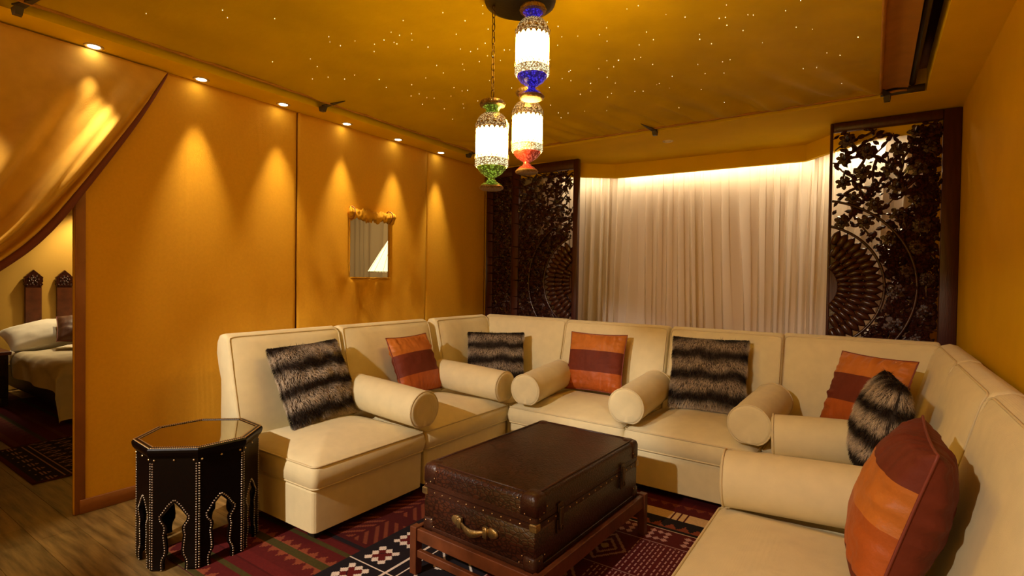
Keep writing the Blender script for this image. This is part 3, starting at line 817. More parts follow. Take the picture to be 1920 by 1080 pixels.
def bolster(p0, p1, r, label, tw=0):
    p0 = Vector(p0); p1 = Vector(p1); d = (p1-p0); L = d.length
    t = thing('bolster', label, 'bolster', p0, 0, 'round cream bolsters on the sofa')
    t.rotation_mode = 'QUATERNION'; t.rotation_quaternion = d.to_track_quat('X', 'Z')
    q = MB(); rings = []
    for s, k in ((0, .0), (.0, .5), (-.006, .85), (.0, .97), (.006, 1.0), (.03, 1.012), (L*.3, 1.03), (L*.5, 1.035), (L*.7, 1.03), (L-.03, 1.012), (L-.006, 1.0), (L, .97), (L+.006, .85), (L, .5), (L, 0)):
        ring = []
        for i in range(28):
            a = 2*PI*i/28; rr = r*max(k, .01)*(1+.012*ns(s*6, math.cos(a)*2, math.sin(a)*2+tw))
            z = rr*math.sin(a)
            if z < -r*.86: z = -r*.86 + (z+r*.86)*.3
            ring.append((s, rr*math.cos(a), z))
        rings.append(ring)
    q.loft(rings); smooth_edges(q.build('bolster_cover', M['cushion'], t), 50)
    for s in (.004, L-.004):
        p = MB(); p.tube([(s, r*1.0*math.cos(a), max(r*1.0*math.sin(a), -r*.88)) for a in np.linspace(0, 2*PI, 29)[:-1]], .0058, 6, True); p.build('piping', M['piping'], t)
    return t
ZB = .592
bolster((-2.385, 2.505, ZB), (-3.13, 2.545, ZB+.03), .122, 'cream bolster between the left fur cushion and the first orange cushion')
bolster((-2.385, 3.415, ZB+.005), (-3.10, 3.45, ZB+.03), .122, 'cream bolster right of the first orange cushion, pointing at the trunk')
bolster((-2.205, 3.425, ZB), (-2.26, 4.10, ZB+.03), .122, 'cream bolster left of the orange cushion before the curtain, end disc facing the camera')
bolster((-1.372, 3.405, ZB), (-1.40, 4.10, ZB+.03), .124, 'cream bolster between the orange cushion and the large fur cushion before the curtain')
bolster((-.594, 3.415, ZB), (-.56, 4.10, ZB+.03), .124, 'cream bolster right of the large fur cushion before the curtain')
bolster((-.452, 3.335, ZB-.012), (.16, 3.40, ZB+.01), .118, 'cream bolster lying sideways behind the upright fur cushion at the right')
bolster((-.53, 2.490, ZB-.018), (.17, 2.540, ZB+.005), .124, 'nearest cream bolster lying sideways behind the large orange cushion')

# ------------------------------------------------------------------ cushions
def frame_empty(name, c, x, up, label, group):
    x = Vector(x).normalized(); up = Vector(up); up = (up-x*up.dot(x)).normalized(); n = x.cross(up)
    t = thing(name, label, 'cushion', (0, 0, 0), 0, group)
    t.matrix_world = Matrix(((x.x, up.x, n.x, c[0]), (x.y, up.y, n.y, c[1]), (x.z, up.z, n.z, c[2]), (0, 0, 0, 1)))
    return t
def pill(u, v, W, H, T, side, seed, wr=.006, pk=0.):
    e = (1-u*u)*(1-v*v)
    x = W/2*u*(1-.05*(1-v*v)*u*u); yy = H/2*v*(1-.05*(1-u*u)*v*v)
    z = T*max(0, e)**.42
    z += wr*ns(u*3.5, v*3.5, seed)*min(1, e*4) + wr*.8*ns(u*9, v*9, seed+3)*min(1, e*5)*(1-e)
    z += pk*(ns(v*7, seed, 1)*math.exp(-(1-abs(u))/.22) + ns(u*7, seed, 5)*math.exp(-(1-abs(v))/.22))*min(1, e*12)
    return (x, yy, side*z)
def silk(c, x, up, W, H, T, bands, label, seed, back=None):
    t = frame_empty('silk_cushion', c, x, up, label, 'banded orange silk cushions')
    nu = 48
    for nm, v0, v1, m in bands:
        nv = max(8, int(48*(v1-v0)/2)); vs = []; fs = []
        for side in (1, -1):
            b = len(vs)
            for j in range(nv+1):
                for i in range(nu+1): vs.append(pill(-1+2*i/nu, v0+(v1-v0)*j/nv, W, H, T, side, seed, .006, .034))
            for f in grid_faces(nu, nv):
                f = tuple(k+b for k in f); fs.append(f if side == 1 else f[::-1])
        ms = [m, back] if back else [m]
        o = mesh_obj(nm, vs, fs, None, t, True, ms, [0]*(nu*nv) + [1 if back else 0]*(nu*nv))
    q = MB(); per = [(-1+2*k/20, -1) for k in range(20)] + [(1, -1+2*k/20) for k in range(20)] + [(1-2*k/20, 1) for k in range(20)] + [(-1, 1-2*k/20) for k in range(20)]
    q.tube([pill(u, v, W*1.006, H*1.006, 0, 1, 0, 0) for u, v in per], .0042, 6, True); q.build('piping', M['wine'], t)
    return t
B3 = [('upper_band', .36, 1., M['orange']), ('middle_band', -.36, .36, M['rust']), ('lower_band', -1., -.36, M['copper'])]
def fur(c, x, up, W, H, T, label, seed, n=9000, nst=3.4, ph=0.):
    t = frame_empty('fur_cushion', c, x, up, label, 'striped faux fur cushions')
    nu = 26; vs = []; fs = []
    for side in (1, -1):
        b = len(vs)
        for j in range(nu+1):
            for i in range(nu+1): vs.append(pill(-1+2*i/nu, -1+2*j/nu, W*.97, H*.97, T*.92, side, seed, .01))
        for f in grid_faces(nu, nu):
            f = tuple(k+b for k in f); fs.append(f if side == 1 else f[::-1])
    mesh_obj('cushion_cover', vs, fs, M['furbase'], t)
    r = np.random.default_rng(seed); V = []; F = []; K = []
    for k in range(n):
        u, v = r.uniform(-1, 1), r.uniform(-1, 1); side = 1 if r.random() < .62 else -1
        if r.random() < .22:
            e = r.uniform(.97, 1.0); q = r.integers(4)
            u, v = [(e, v), (-e, v), (u, e), (u, -e)][q]
        p = Vector(pill(u, v, W*.97, H*.97, T*.92, side, seed, .01)); d = .02
        pu = Vector(pill(min(1, u+d), v, W, H, T, side, seed, 0)) - Vector(pill(max(-1, u-d), v, W, H, T, side, seed, 0))
        pv = Vector(pill(u, min(1, v+d), W, H, T, side, seed, 0)) - Vector(pill(u, max(-1, v-d), W, H, T, side, seed, 0))
        nn = pu.cross(pv)*side
        if nn.length < 1e-9: nn = Vector((0, 0, side))
        nn.normalize(); out = Vector((u**5*.9, v**5*.9, 0))
        nn = (nn+out).normalized()
        L = r.uniform(.018, .034)
        cmb = Vector((.5*ns(u*3, v*3, seed)+.12*r.normal(), -.75+.4*ns(u*3, v*3, seed+7)+.12*r.normal(), .1*r.normal()))
        tip = p + (nn*.55+cmb*.95).normalized()*L; mid = p + nn*L*.42 + cmb*L*.28
        wdt = Vector((r.normal(), r.normal(), r.normal())).cross(nn)
        if wdt.length < 1e-6: continue
        wdt = wdt.normalized()*r.uniform(.0008, .0014)
        b = len(V); V += [p-wdt, p+wdt, mid+wdt*.8, mid-wdt*.8, tip]
        F += [(b, b+1, b+2, b+3), (b+3, b+2, b+4)]
        s = .5+.5*math.sin(PI*nst*(v + .13*ns(u*2.2, v*1.5, seed) + .04*ns(u*7, v*5, seed+4)) + ph); s = max(0, min(1, (s-.12+.05*r.normal())/.80))
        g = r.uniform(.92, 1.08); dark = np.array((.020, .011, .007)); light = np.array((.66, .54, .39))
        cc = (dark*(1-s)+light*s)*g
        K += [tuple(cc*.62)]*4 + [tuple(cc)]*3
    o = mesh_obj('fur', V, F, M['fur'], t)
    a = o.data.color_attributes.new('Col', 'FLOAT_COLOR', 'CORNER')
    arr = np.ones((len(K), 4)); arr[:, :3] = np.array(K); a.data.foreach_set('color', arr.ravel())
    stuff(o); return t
fur((-3.09, 2.19, .745), (-.12, 1, .02), (-.25, -.06, .5), .58, .56, .10, 'striped brown fur cushion at the left end of the sofa by the octagonal table', 11, 30000)
silk((-3.085, 3.125, .745), (-.1, 1, 0), (-.2, -.05, .48), .50, .49, .085, B3, 'orange silk cushion with russet middle band leaning on the sofa by the orange wall', 1)
fur((-2.93, 4.03, .72), (.81, .59, 0), (-.1, .13, .48), .54, .48, .09, 'dark striped fur cushion in the back left corner of the sofa, between two bolsters', 12, 24000)
silk((-1.945, 4.13, .752), (.995, .06, 0), (.02, .14, .48), .51, .50, .085, B3, 'orange silk cushion with russet middle band on the sofa before the curtain, squarely facing', 2)
fur((-1.0, 4.08, .770), (.99, .12, 0), (0, .18, .52), .55, .55, .10, 'large striped fur cushion on the sofa before the curtain, near its right end', 13, 30000, ph=-.6)
silk((-.02, 4.0, .765), (.78, -.62, 0), (.13, .15, .48), .50, .50, .085, B3, 'orange silk cushion with russet band in the back right sofa corner, half hidden by fur', 3)
fur((.045, 3.26, .745), (.10, -.99, 0), (.22, 0, .96), .50, .50, .115, 'plump striped fur cushion seen edge-on at the right, behind the large orange one', 14, 32000)
BN = [('upper_band', .52, 1., M['rust']), ('middle_band', -.05, .52, M['orange']), ('lower_band', -.72, -.05, M['copper']), ('bottom_band', -1., -.72, M['rust'])]
silk((.085, 2.11, .735), (.0, -1, 0), (.28, 0, .95), .53, .52, .125, BN, 'large orange silk cushion nearest the camera at the lower right, seen edge-on', 4, M['rust'])

# ------------------------------------------------------------------ trunk on its stand
TC = (-1.432, 2.372); TA = math.radians(-2.6); TW, TL = .655, 1.02
st = thing('trunk_stand', 'low reddish-brown wooden stand carrying the leather trunk', 'stand', (TC[0], TC[1], .0135), TA)
hw, hl = TW/2+.047, TL/2+.047
for sx in (-1, 1):
    for sy in (-1, 1):
        q = MB(); x = sx*(hw-.02); yy = sy*(hl-.02); q.box((x-.021, yy-.021, 0), (x+.021, yy+.021, .232), .003); q.build('leg', M['stand'], st, False)
for sx in (-1, 1):
    q = MB(); x = sx*(hw-.02); q.box((x-.013, -hl+.04, .155), (x+.013, hl-.04, .226), .003); q.build('side_rail', M['stand'], st, False)
for sy in (-1, 1):
    q = MB(); yy = sy*(hl-.02); q.box((-hw+.04, yy-.013, .165), (hw-.04, yy+.013, .226), .003); q.build('end_rail', M['stand'], st, False)
    q = MB(); q.box((-hw+.04, yy-.012, .085), (hw-.04, yy+.012, .122), .003); q.build('stretcher', M['stand'], st, False)
q = MB(); q.box((-hw+.03, -hl+.03, .196), (hw-.03, hl-.03, .2155)); q.build('bed_board', M['stand'], st, False)
tr = thing('leather_trunk', 'brown crocodile leather steamer trunk used as coffee table in front of the sofa', 'trunk', (TC[0], TC[1], .2305), TA)
a, b = TW/2, TL/2
q = MB(); q.box((-a, -b, 0), (a, b, .205), .008); q.build('body', M['croc'], tr)
q = MB()
rings = []
for z, i in ((.205, .003), (.207, -.003), (.295, -.003), (.312, .004), (.320, .018), (.322, .035)): rings.append(rrect(-a+i, -b+i, a-i, b-i, .022, 4, z))
q.loft(rings); lid = smooth_edges(q.build('lid', M['croc'], tr), 40)
for z0, z1, nm in ((.178, .204, 'lower_band'), (.208, .232, 'lid_band')):
    q = MB(); q.loft([rrect(-a-k, -b-k, a+k, b+k, .02, 4, z) for z, k in ((z0, .001), (z0+.002, .005), (z1-.002, .005), (z1, .001))], False, False); q.build(nm, M['band'], tr, False)
q = MB(); q.loft([rrect(-a-k, -b-k, a+k, b+k, .02, 4, z) for z, k in ((.002, .001), (.004, .004), (.020, .004), (.022, .001))], False, False); q.build('bottom_band', M['band'], tr, False)
for sx in (-1, 1):
    for sy in (-1, 1):
        q = MB()      # lid corner cap wrapped over the corner
        x0, x1 = sorted((sx*(a-.085), sx*(a+.007))); y0, y1 = sorted((sy*(b-.085), sy*(b+.007)))
        rings = [rrect(x0+i, y0+i, x1-i, y1-i, .02, 3, z) for z, i in ((.235, 0), (.298, 0), (.316, .006), (.326, .022))]
        q.loft(rings); q.build('lid_corner', M['band'], tr)
        q = MB(); rings = [rrect(x0+i+(.02 if sx > 0 else 0), y0+i+(.02 if sy > 0 else 0), x1-i-(.02 if sx < 0 else 0), y1-i-(.02 if sy < 0 else 0), .018, 3, z) for z, i in ((-.002, .004), (.006, 0), (.055, 0), (.062, .004))]
        q.loft(rings); q.build('base_corner', M['band'], tr)
        q = MB(); q.box((min(sx*(a-.028), sx*(a+.009)), min(sy*(b-.028), sy*(b+.009)), .172), (max(sx*(a-.028), sx*(a+.009)), max(sy*(b-.028), sy*(b+.009)), .206), .004); q.build('corner_plate', M['brass'], tr, False)
q = MB()
for sy in (-1, 1):
    for k in range(11): q.dome((-a+.075+k*(2*a-.15)/10, sy*(b+.0055), .192), .0042, (0, sy, 0), 6)
    for sx in (-1, 1):
        for dx, z in ((.02, .226), (.05, .242), (.075, .262), (.088, .30), (.02, .05), (.06, .062), (.075, .03)): q.dome((sx*(a-dx), sy*(b+.0085), z), .0038, (0, sy, 0), 6)
for sx in (-1, 1):
    for k in range(15): q.dome((sx*(a+.0055), -b+.09+k*(2*b-.18)/14, .192), .0042, (sx, 0, 0), 6)
    for sy in (-1, 1):
        for dx, z in ((.02, .226), (.05, .242), (.075, .262), (.02, .05), (.06, .062)): q.dome((sx*(a+.0085), sy*(b-dx), z), .0038, (sx, 0, 0), 6)
stuff(q.build('studs', M['stud'], tr))
# stitched edge bars on the lid faces
q = MB()
for sy in (-1, 1): q.tube([(x, sy*(b-.018)-sy*.004, .3215) for x in np.linspace(-a+.03, a-.03, 3)], .005, 6)
for sx in (-1, 1): q.tube([(sx*(a-.02), yy, .3215) for yy in np.linspace(-b+.03, b-.03, 3)], .005, 6)
q.build('lid_edging', M['band'], tr)
for sy in (-1, 1):
    hd = bpy.data.objects.new('handle', None); COL.objects.link(hd); hd.parent = tr; hd.location = (0, sy*(b+.002), .105); hd.rotation_euler = (0, 0, 0 if sy < 0 else PI)
    q = MB(); n = 14; rings = []
    for k in range(n+1):
        t = k/n; x = -.072+.144*t; drop = -.020*math.sin(PI*t); outw = -.016-.016*math.sin(PI*t); wd = .008+.010*(math.sin(PI*t))
        rings.append([(x, outw-.002, drop-wd), (x, outw-.004, drop), (x, outw-.002, drop+wd), (x, outw+.004, drop+wd), (x, outw+.004, drop-wd)])
    q.loft(rings); q.build('grip', M['brass'], hd)
    for sx in (-1, 1):
        q = MB(); pts = []
        for k in range(17):
            t = 2*PI*k/16; pts.append((sx*.098+.040*math.cos(t)*(1 if sx*math.cos(t) > 0 else .55), .024*math.sin(t)))
        rings = [[(x*1.0, -y_, z) for x, z in pts[:-1]] for y_ in (0, .007)] + [[(sx*.098+(x-sx*.098)*.8, -.011, z*.8) for x, z in pts[:-1]]]
        q.loft(rings); q.build('handle_plate', M['brass'], hd)
        q = MB(); q.box((sx*.076-.012, -.026, -.024), (sx*.076+.012, -.008, .026), .003)
        q.dome((sx*.076-.005, -.026, .016), .004, (0, -1, 0)); q.dome((sx*.076+.005, -.026, .016), .004, (0, -1, 0)); q.build('handle_loop', M['brass'], hd)
for yy in (-.33, .30):
    q = MB(); q.box((a+.004, yy-.022, .110), (a+.012, yy+.022, .175), .002); q.box((a+.010, yy-.014, .150), (a+.022, yy+.014, .225), .003); q.box((a+.008, yy-.02, .205), (a+.014, yy+.02, .245), .002)
    q.tube([(a+.020, yy+.010*math.cos(t), .138+.014*math.sin(t)) for t in np.linspace(0, 2*PI, 11)[:-1]], .003, 5, True)
    q.build('latch', M['chain'], tr, False)

# ------------------------------------------------------------------ octagonal side table
ot = thing('octagonal_table', 'octagonal black leather side table with brass nail trim and mirrored top', 'side table', (-2.955, 1.385, .0075), math.radians(18))
RT, RB, HT = .302, .283, .602
def octo(r, z, off=0): return [(r*math.cos(2*PI*k/8), r*math.sin(2*PI*k/8), z) for k in range(8)]
q = MB(); q.loft([octo(.262, HT-.05), octo(RB+.006, HT-.05), octo(RT-.004, HT-.036), octo(RT, HT-.022), octo(RT, HT-.010), octo(RT-.008, HT), octo(RT-.034, HT), octo(RT-.036, HT-.004)], True, False); q.build('rim', M['blackleather'], ot, False)
q = MB(); q.loft([octo(RT-.035, HT-.006), octo(RT-.035, HT-.0025)], True, True); q.build('mirror_top', M['mirror'], ot, False)
q = MB()
for k in range(8):
    for rr, sp in ((RT-.009, .0095), (RT-.030, .0105)):
        p0 = Vector((rr*math.cos(2*PI*k/8), rr*math.sin(2*PI*k/8), 0)); p1 = Vector((rr*math.cos(2*PI*(k+1)/8), rr*math.sin(2*PI*(k+1)/8), 0)); n = int((p1-p0).length/sp)
        for i in range(n): p = p0.lerp(p1, i/n); q.dome((p.x, p.y, HT-.001), .0044, (0, 0, 1), 5)
    a0 = 2*PI*k/8; a1 = 2*PI*(k+1)/8; am = (a0+a1)/2
    p0 = Vector((RB*math.cos(a0), RB*math.sin(a0), HT-.062)); p1 = Vector((RB*math.cos(a1), RB*math.sin(a1), HT-.062))
    for f in (.08, .5, .92): p = p0.lerp(p1, f); q.dome(p+Vector((math.cos(am), math.sin(am), 0))*.004, .0055, (math.cos(am), math.sin(am), 0), 6)
stuff(q.build('rim_nails', M['stud'], ot))
SW = 2*RB*math.sin(PI/8); AP = RB*math.cos(PI/8)
# keyhole arch: half-widths up the leg opening (z, half width)
arch = [(0, .048), (.03, .050), (.055, .046), (.075, .034), (.10, .032), (.14, .036), (.17, .040), (.20, .034), (.215, .036), (.245, .056), (.262, .058), (.285, .040), (.305, .024), (.322, .008), (.330, 0)]
for k in range(8):
    am = 2*PI*(k+.5)/8
    e = bpy.data.objects.new('side_panel', None)
    outl = [(-SW/2, 0)] + [(-hw_, z) for z, hw_ in arch] + [(hw_, z) for z, hw_ in reversed(arch[:-1])] + [(SW/2, 0), (SW/2, HT-.045), (-SW/2, HT-.045)]
    bm = bmesh.new(); f = bm.faces.new([bm.verts.new((x, 0, z)) for x, z in outl])
    r = bmesh.ops.extrude_face_region(bm, geom=[f]); bmesh.ops.translate(bm, vec=(0, .014, 0), verts=[v for v in r['geom'] if isinstance(v, bmesh.types.BMVert)])
    bmesh.ops.recalc_face_normals(bm, faces=bm.faces); bmesh.ops.triangulate(bm, faces=[f for f in bm.faces if len(f.verts) > 4])
    o = bm_obj('side_panel', bm, M['blackleather'], ot)
    o.location = (AP*math.cos(am), AP*math.sin(am), 0); o.rotation_euler = (0, 0, am+PI/2)
    q = MB()
    def run(pts, sp):
        pts = [Vector((x, 0, z)) for x, z in pts]; acc = 0
        for i in range(len(pts)-1):
            L = (pts[i+1]-pts[i]).length
            while acc <= L:
                p = pts[i].lerp(pts[i+1], acc/L if L else 0); q.dome((p.x, -.0005, p.z), .0046, (0, -1, 0), 5); acc += sp
            acc -= L
    for s in (-1, 1):
        run([(s*(SW/2-.007), .008), (s*(SW/2-.007), HT-.07)], .0125)
        run([(s*(h_+.011), z+(.006 if h_ < .03 and z > .3 else 0)) for z, h_ in arch[:-1]] + [(0, .345)], .0125)
    nl = q.build('nail_heads', M['nail'], o); stuff(nl)
q = MB()
for k in range(8):
    x, yy = (RB-.014)*math.cos(2*PI*k/8), (RB-.014)*math.sin(2*PI*k/8); 
q.loft([octo(.258, HT-.06), octo(.258, HT-.05)]); q.build('top_board', M['blackleather'], ot, False)

# ------------------------------------------------------------------ lanterns
CC = Vector((-1.575, 2.343, 0)); rv = Vector((.825, .564, 0)); fv = Vector((-.564, .826, 0))
cp = thing('lantern_ceiling_plate', 'dark bronze round ceiling plate from which the three glass lanterns hang', 'ceiling plate', (CC.x, CC.y, 2.90))
q = MB(); q.lathe([(.01, .055), (.15, .055), (.182, .045), (.190, .03), (.185, .014), (.16, .004), (.02, 0)], 40); q.build('plate', M['bronze'], cp)
q = MB()
for dr, df in ((-.14, 0), (.065, -.105), (.052, .17)):
    p = rv*dr+fv*df; q.tube([(p.x+.010*math.cos(t), p.y, -.008+.011*math.sin(t)) for t in np.linspace(0, 2*PI, 11)[:-1]], .003, 5, True)
q.build('hooks', M['chain'], cp)
PROF = dict(foot=[(.052, .000), (.064, .006), (.066, .014), (.060, .020)], foot_dome=[(.060, .020), (.045, .034), (.026, .046), (.018, .058), (.020, .066)],
            bowl=[(.020, .066), (.036, .074), (.058, .090), (.076, .112), (.080, .122)], band=[(.082, .120), (.089, .128), (.0885, .150), (.087, .162)],
            body=[(.0845, .160), (.086, .19), (.0865, .24), (.086, .29), (.084, .325)], collar=[(.0855, .322), (.089, .332), (.088, .345), (.080, .368), (.066, .390), (.058, .398)],
            neck=[(.058, .398), (.040, .408), (.034, .420), (.040, .432), (.052, .442)], cap=[(.052, .440), (.066, .446), (.068, .458), (.062, .470), (.03, .476), (.012, .480)])
def lantern(dr, df, ztop, kind, label, zl):
    p = CC+rv*dr+fv*df; H = .486
    t = thing('hanging_lantern', label, 'lantern', (p.x, p.y, ztop-H), 0, 'mosaic glass lanterns over the trunk')
    g = GLASS[kind]; body = lantern_body_mat(kind+'_lantern_glow', None)
    def part(nm, prof, m, n=28):
        q = MB(); q.lathe(prof, n, cap0=nm in ('foot',), cap1=nm == 'cap'); return smooth_edges(q.build(nm, m, t), 50)
    part('foot', PROF['foot'], M['collar']); part('foot_dome', PROF['foot_dome'], g); part('bowl', PROF['bowl'], g)
    bd = part('lower_band', PROF['band'], BAND); gl = part('glass_body', PROF['body'], body); cl = part('collar', PROF['collar'], SHOULDER)
    part('neck', PROF['neck'], g); cpz = part('cap', PROF['cap'], M['collar'])
    q = MB()
    for k in range(16):
        aa = 2*PI*k/16; q.dome((.089*math.cos(aa), .089*math.sin(aa), .345), .0075, (math.cos(aa), math.sin(aa), 0), 8, .4)
    for k in range(12):
        aa = 2*PI*k/12; q.dome((.068*math.cos(aa), .068*math.sin(aa), .456), .006, (math.cos(aa), math.sin(aa), 0), 8, .4)
    stuff(q.build('beads', M['nail'], t))
    q = MB()
    for k in range(20):
        aa = 2*PI*(k+.5)/20; c = Vector((.0895*math.cos(aa), .0895*math.sin(aa), .170)); tg = Vector((-math.sin(aa), math.cos(aa), 0))
        q.tube([c+tg*.013*math.cos(s)+Vector((0, 0, .013*math.sin(s))) for s in np.linspace(0, 2*PI, 11)[:-1]], .0018, 4, True)
        c = Vector((.088*math.cos(aa), .088*math.sin(aa), .322))
        q.add([c+tg*.010, c-tg*.010, c-Vector((0, 0, .016))], [(0, 1, 2)])
    stuff(q.build('filigree', M['collar'], t))
    # chain up to the plate
    zt = H+.004; z = zt; k = 0; top = 2.895-(ztop-H)
    while z < top-.012:
        q = MB(); L = min(.044, top-z+.004); pts = []
        for s in range(14):
            an = 2*PI*s/14; u = .0085*math.cos(an); v = (L/2)*math.sin(an); v = max(-L/2+.003, min(L/2-.003, v*1.15))
            pts.append((u, 0, z+L/2+v) if k % 2 == 0 else (0, u, z+L/2+v))
        q.tube(pts, .0026, 5, True); q.build('chain_link', M['chain'], t); z += L-.009; k += 1
    return t
lantern(-.14, 0, 2.412, 'green', 'green glass lantern hanging lowest on a long chain', 0)
lantern(.065, -.105, 2.860, 'blue', 'blue glass lantern hanging close under the ceiling plate', 0)
lantern(.052, .17, 2.535, 'red', 'red glass lantern hanging behind and below the blue one', 0)

# ------------------------------------------------------------------ swagged drape over the bedroom opening
dr = thing('swagged_drape', 'gold drape swagged aside across the bedroom opening at the upper left', 'curtain', (-3.86, .6, 2.0))
top0, top1 = (-3.865, 1.60, 2.785), (-3.865, -1.2, 2.785)
def hem_pt(t):    # lower edge from the top right corner down to the tieback out of frame
    pts = [(1.60, 2.785), (1.40, 2.42), (1.126, 1.965), (.95, 1.70), (.782, 1.51), (.50, 1.27), (.15, 1.06)]
    f = t*(len(pts)-1); i = min(int(f), len(pts)-2); f -= i
    p0, p1, p2, p3 = pts[max(i-1, 0)], pts[i], pts[i+1], pts[min(i+2, len(pts)-1)]
    def cr(a, b, c, d): return .5*((2*b)+(-a+c)*f+(2*a-5*b+4*c-d)*f*f+(-a+3*b-3*c+d)*f**3)
    return cr(p0[0], p1[0], p2[0], p3[0]), cr(p0[1], p1[1], p2[1], p3[1])
nu, nv = 90, 70; vs = []
for j in range(nv+1):
    v = j/nv
    for i in range(nu+1):
        u = i/nu                      # u: along threads from the top rail to the tieback, v: across from hem to far side
        ty, tz = 1.60 - 1.75*v**1.0, 2.785
        hy, hz = .15 - .25*v, 1.06 - .10*v
        ey, ez = hem_pt(u)
        sy = ty + (hy-ty)*u; sz = tz + (hz-tz)*u - .16*math.sin(PI*u)*(1-.3*v)
        k = (1-v)**2
        py = ey*k + sy*(1-k); pz = ez*k + sz*(1-k)
        fold = math.sin(2*PI*(v**.8*4.6 + .35*ns(u*1.5, v*3, 3)))
        fold = (fold + .35*math.sin(2*PI*(v*11 + .5*ns(u*2, v*4, 8))))*.078*min(1, max(0, u-.06)*3.2) * min(1, v*8)
        fold += .020*math.exp(-((u-.12)/.05)**2)*(.6+ns(v*9, 2, 4))*min(1, v*6)
        px = -3.882 + (.022+.03*u)*math.sin(PI*min(1, u*1.1))+fold + .012*ns(u*5, v*8, 6)
        px = max(px, -3.882)
        vs.append((px+3.86, py-.6, min(pz, 2.787)-2.0))
o = mesh_obj('drape_cloth', vs, grid_faces(nu, nv), M['swag'], dr)
sm = o.modifiers.new('thickness', 'SOLIDIFY'); sm.thickness = .004
rows = [vs[i] for i in range(nu+1)]
q = MB(); rings = []
for i, p in enumerate(rows):
    u = i/nu; wd = .012+.055*math.sin(PI*min(1, u*.95))**.7
    nrm = Vector((0, .80, -.60)); p = Vector(p)
    b0 = p + nrm*.002; b1 = p + nrm*wd*.72 + Vector((-.012, 0, 0))
    rings.append([tuple(b0+Vector((.004, 0, 0))), tuple(b1+Vector((.006, 0, 0))), tuple(b1-Vector((.006, 0, 0))), tuple(b0-Vector((.008, 0, 0)))])
q.loft(rings); q.build('lining_hem', M['hem'], dr)

# ------------------------------------------------------------------ bedroom seen through the opening
bd = thing('bed', 'bed with cream quilted bedspread in the room beyond the opening', 'bed', (-7.4, 2.5, 0))
BX0, BX1, BY0, BY1, BZ = -8.55, -6.35, 1.72, 3.5, .56
q = MB(); q.box((BX0+7.4, BY0-2.5+.06, .10), (BX1+7.4-.06, BY1-2.5, .34), .02); q.build('bed_base', M['nightwood'], bd)
q = MB(); q.box((BX0+7.4, BY0-2.5+.05, .34), (BX1+7.4-.05, BY1-2.5, BZ-.03), .05); q.build('mattress', M['linen'], bd)
def spread(x, yy):
    # quilted cover draped over top, foot and near side
    dx = max(0, x-(BX1-.08)); dy = max(0, (BY0+.08)-yy)
    return dx, dy
nx, ny = 90, 70; vs = []
for j in range(ny+1):
    for i in range(nx+1):
        s = (BX1-1.45) + 2.0*i/nx; t_ = (BY0-.30) + 2.05*j/ny     # cloth coordinates, overhang beyond foot and side
        ox = max(0, s-BX1); oy = max(0, BY0-t_)
        r = .09
        def wrap(o):
            if o <= 0: return 0, 0
            if o < r*PI/2: return r*math.sin(o/r), r*(1-math.cos(o/r))
            return r+.10*(o-r*PI/2)*.6, r+(o-r*PI/2)
        ax_, az_ = wrap(ox); ay_, bz_ = wrap(oy)
        x = min(s, BX1)-.05+ax_ ; yy = max(t_, BY0)+.05-ay_
        z = BZ - max(az_, bz_) - .25*min(az_, bz_)
        z = max(z, .03 if ox > 0 and oy <= .05 else .03)
        pil = .014*abs(math.sin(PI*s/.26))*abs(math.sin(PI*t_/.26))
        k = 1 if z > BZ-.1 else 0
        wv = .018*math.sin(9*(t_+s))*(0 if k else 1)
        vs.append((x+7.4+(wv if ox > 0 else 0), yy-2.5-(wv if oy > 0 else 0), z+pil*k))
mesh_obj('bedspread', vs, grid_faces(nx, ny), M['bedding'], bd)
for k, (yy, lab, sx) in enumerate([(1.72, 'white pillow roll at the near side of the bed head', 0), (2.42, 'white pillow at the bed head behind the fabric wall edge', 0)]):
    t = frame_empty('bed_pillow', (-8.05, yy+.30+.06*k, .72+.06*k), (0, 1, .16), (-.80, 0, .32), lab, None)
    vs = []; fs = []; nu = 20
    for side in (1, -1):
        b = len(vs)
        for j in range(nu+1):
            for i in range(nu+1): vs.append(pill(-1+2*i/nu, -1+2*j/nu, .72, .50, .14, side, 5+k, .012))
        for f in grid_faces(nu, nu):
            f = tuple(m_+b for m_ in f); fs.append(f if side == 1 else f[::-1])
    mesh_obj('pillow_cover', vs, fs, M['linen'], t)
    t['category'] = 'pillow'
t = frame_empty('bed_cushion', (-7.72, 2.30, .80), (.25, .97, 0), (-.75, 0, .55), 'brown cushion on the bed, half hidden by the fabric wall', None)
vs = []; fs = []
for side in (1, -1):
    b = len(vs)
    for j in range(21):
        for i in range(21): vs.append(pill(-1+2*i/20, -1+2*j/20, .5, .42, .10, side, 9, .012))
    for f in grid_faces(20, 20):
        f = tuple(m_+b for m_ in f); fs.append(f if side == 1 else f[::-1])
mesh_obj('cushion_cover', vs, fs, M['brownsilk'], t)
q = MB(); q.tube([pill(u, v, .503, .423, 0, 1, 0, 0) for u, v in [(-1+2*k/10, -1) for k in range(10)] + [(1, -1+2*k/10) for k in range(10)] + [(1-2*k/10, 1) for k in range(10)] + [(-1, 1-2*k/10) for k in range(10)]], .005, 6, True); q.build('piping', M['wine'], t)
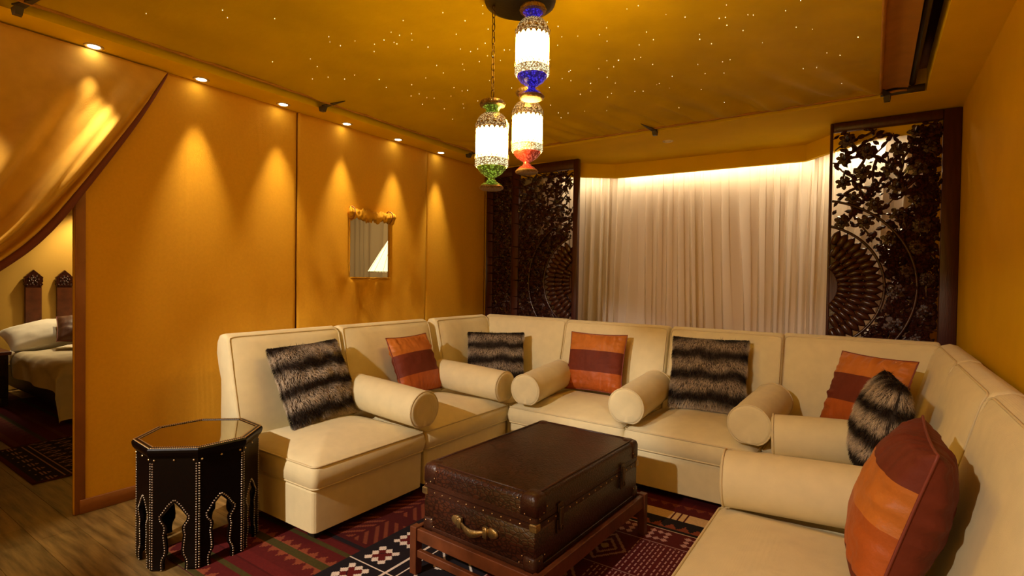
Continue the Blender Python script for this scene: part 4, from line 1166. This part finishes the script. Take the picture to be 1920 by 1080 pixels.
for (yc, lab) in ((2.075, 'dark carved wooden headboard post with pointed top, left one against the yellow wall'), (2.385, 'dark carved wooden headboard post with pointed top, right one against the yellow wall')):
    t = thing('headboard_post', lab, 'bed post', (-8.74, yc, 0), 0, 'carved posts behind the bed')
    q = MB(); q.box((.0, -.080, .0), (.045, .080, 1.27), .006); q.build('shaft', M['stand'], t, False)
    q = MB(); outl = [(-.080, 1.27), (.080, 1.27), (.080, 1.285), (.092, 1.30), (.080, 1.32), (.092, 1.335), (.088, 1.37), (.094, 1.39), (.070, 1.41), (.060, 1.425), (.035, 1.45), (0, 1.485)]
    outl = outl + [(-x, z) for x, z in reversed(outl[2:-1])]
    bm = bmesh.new(); f = bm.faces.new([bm.verts.new((.048, x, z)) for x, z in outl]); r = bmesh.ops.extrude_face_region(bm, geom=[f]); bmesh.ops.translate(bm, vec=(-.046, 0, 0), verts=[v for v in r['geom'] if isinstance(v, bmesh.types.BMVert)])
    bmesh.ops.recalc_face_normals(bm, faces=bm.faces); bmesh.ops.triangulate(bm, faces=[f for f in bm.faces if len(f.verts) > 4]); bm_obj('finial', bm, M['darkwood'], t)
    q = MB()
    for k in range(14):
        aa = 2*PI*k/7; rr = .048 if k < 7 else .024; q.dome((.046, rr*math.cos(aa), 1.36+rr*math.sin(aa)), .014, (1, 0, 0), 7, .7)
    for k in range(5): q.dome((.046, -.064+.032*k, 1.295), .011, (1, 0, 0), 7, .7)
    q.build('carved_rosette', M['darkwood'], t)
nsd = thing('nightstand', 'dark wooden nightstand beside the bed at the left edge', 'nightstand', (-7.95, 1.42, 0))
q = MB(); q.box((-.30, -.32, .10), (.30, .20, .56), .008); q.build('cabinet', M['nightwood'], nsd, False)
q = MB(); q.box((-.33, -.35, .56), (.33, .22, .60), .006); q.build('table_top', M['stand'], nsd, False)
for k in range(2):
    q = MB(); q.box((.30, -.29, .14+.20*k), (.312, .17, .32+.20*k), .004); d = q.build('drawer', M['nightwood'], nsd, False)
    q = MB(); q.dome((.312, -.06, .23+.20*k), .014, (1, 0, 0), 8); q.build('knob', M['chain'], d)
for sx in (-1, 1):
    for yy in (-.29, .15):
        q = MB(); q.box((sx*.26-.025, yy, 0), (sx*.26+.025, yy+.05, .10)); q.build('leg', M['nightwood'], nsd, False)
# what shows through the opening: a lamp and a taupe curtain
cu2 = curtain('taupe_curtain', [(-7.8, 5.75), (-4.3, 5.75)], .02, 2.6, M['taupe'], .16, .035, 4, .02, seed=4)
tag(cu2, 'pleated taupe curtain seen through the opening in the fabric wall', 'curtain')
LX, LY = -5.2, 4.86
lp = thing('floor_lamp', 'floor lamp with pleated cream cone shade seen through the wall opening', 'lamp', (LX, LY, 0))
q = MB(); q.lathe([(.14, 0), (.14, .02), (.03, .035), (.012, .05), (.012, 1.62), (.02, 1.64)], 20); q.build('pole', M['chain'], lp)
q = MB(); n = 96
q.loft([[((rb*(1+.018*(1 if k % 2 else -1)))*math.cos(2*PI*k/n), (rb*(1+.018*(1 if k % 2 else -1)))*math.sin(2*PI*k/n), z) for k in range(n)] for rb, z in ((.335, 1.525), (.095, 1.935))], False, False)
q.build('lamp_shade', M['shade'], lp, False)
q = MB()
for k in range(16):
    aa = 2*PI*k/16; q.tube([(.340*math.cos(aa), .340*math.sin(aa), 1.525), (.099*math.cos(aa), .099*math.sin(aa), 1.935)], .0025, 4)
for rr, z in ((.341, 1.525), (.099, 1.935)): q.tube([(rr*math.cos(t), rr*math.sin(t), z) for t in np.linspace(0, 2*PI, 41)[:-1]], .004, 5, True)
q.build('shade_wires', M['brownsilk'], lp)
q = MB(); q.lathe([(.005, 1.62), (.03, 1.66), (.03, 1.70), (.005, 1.73)], 12); q.build('bulb', M['lamp'], lp)
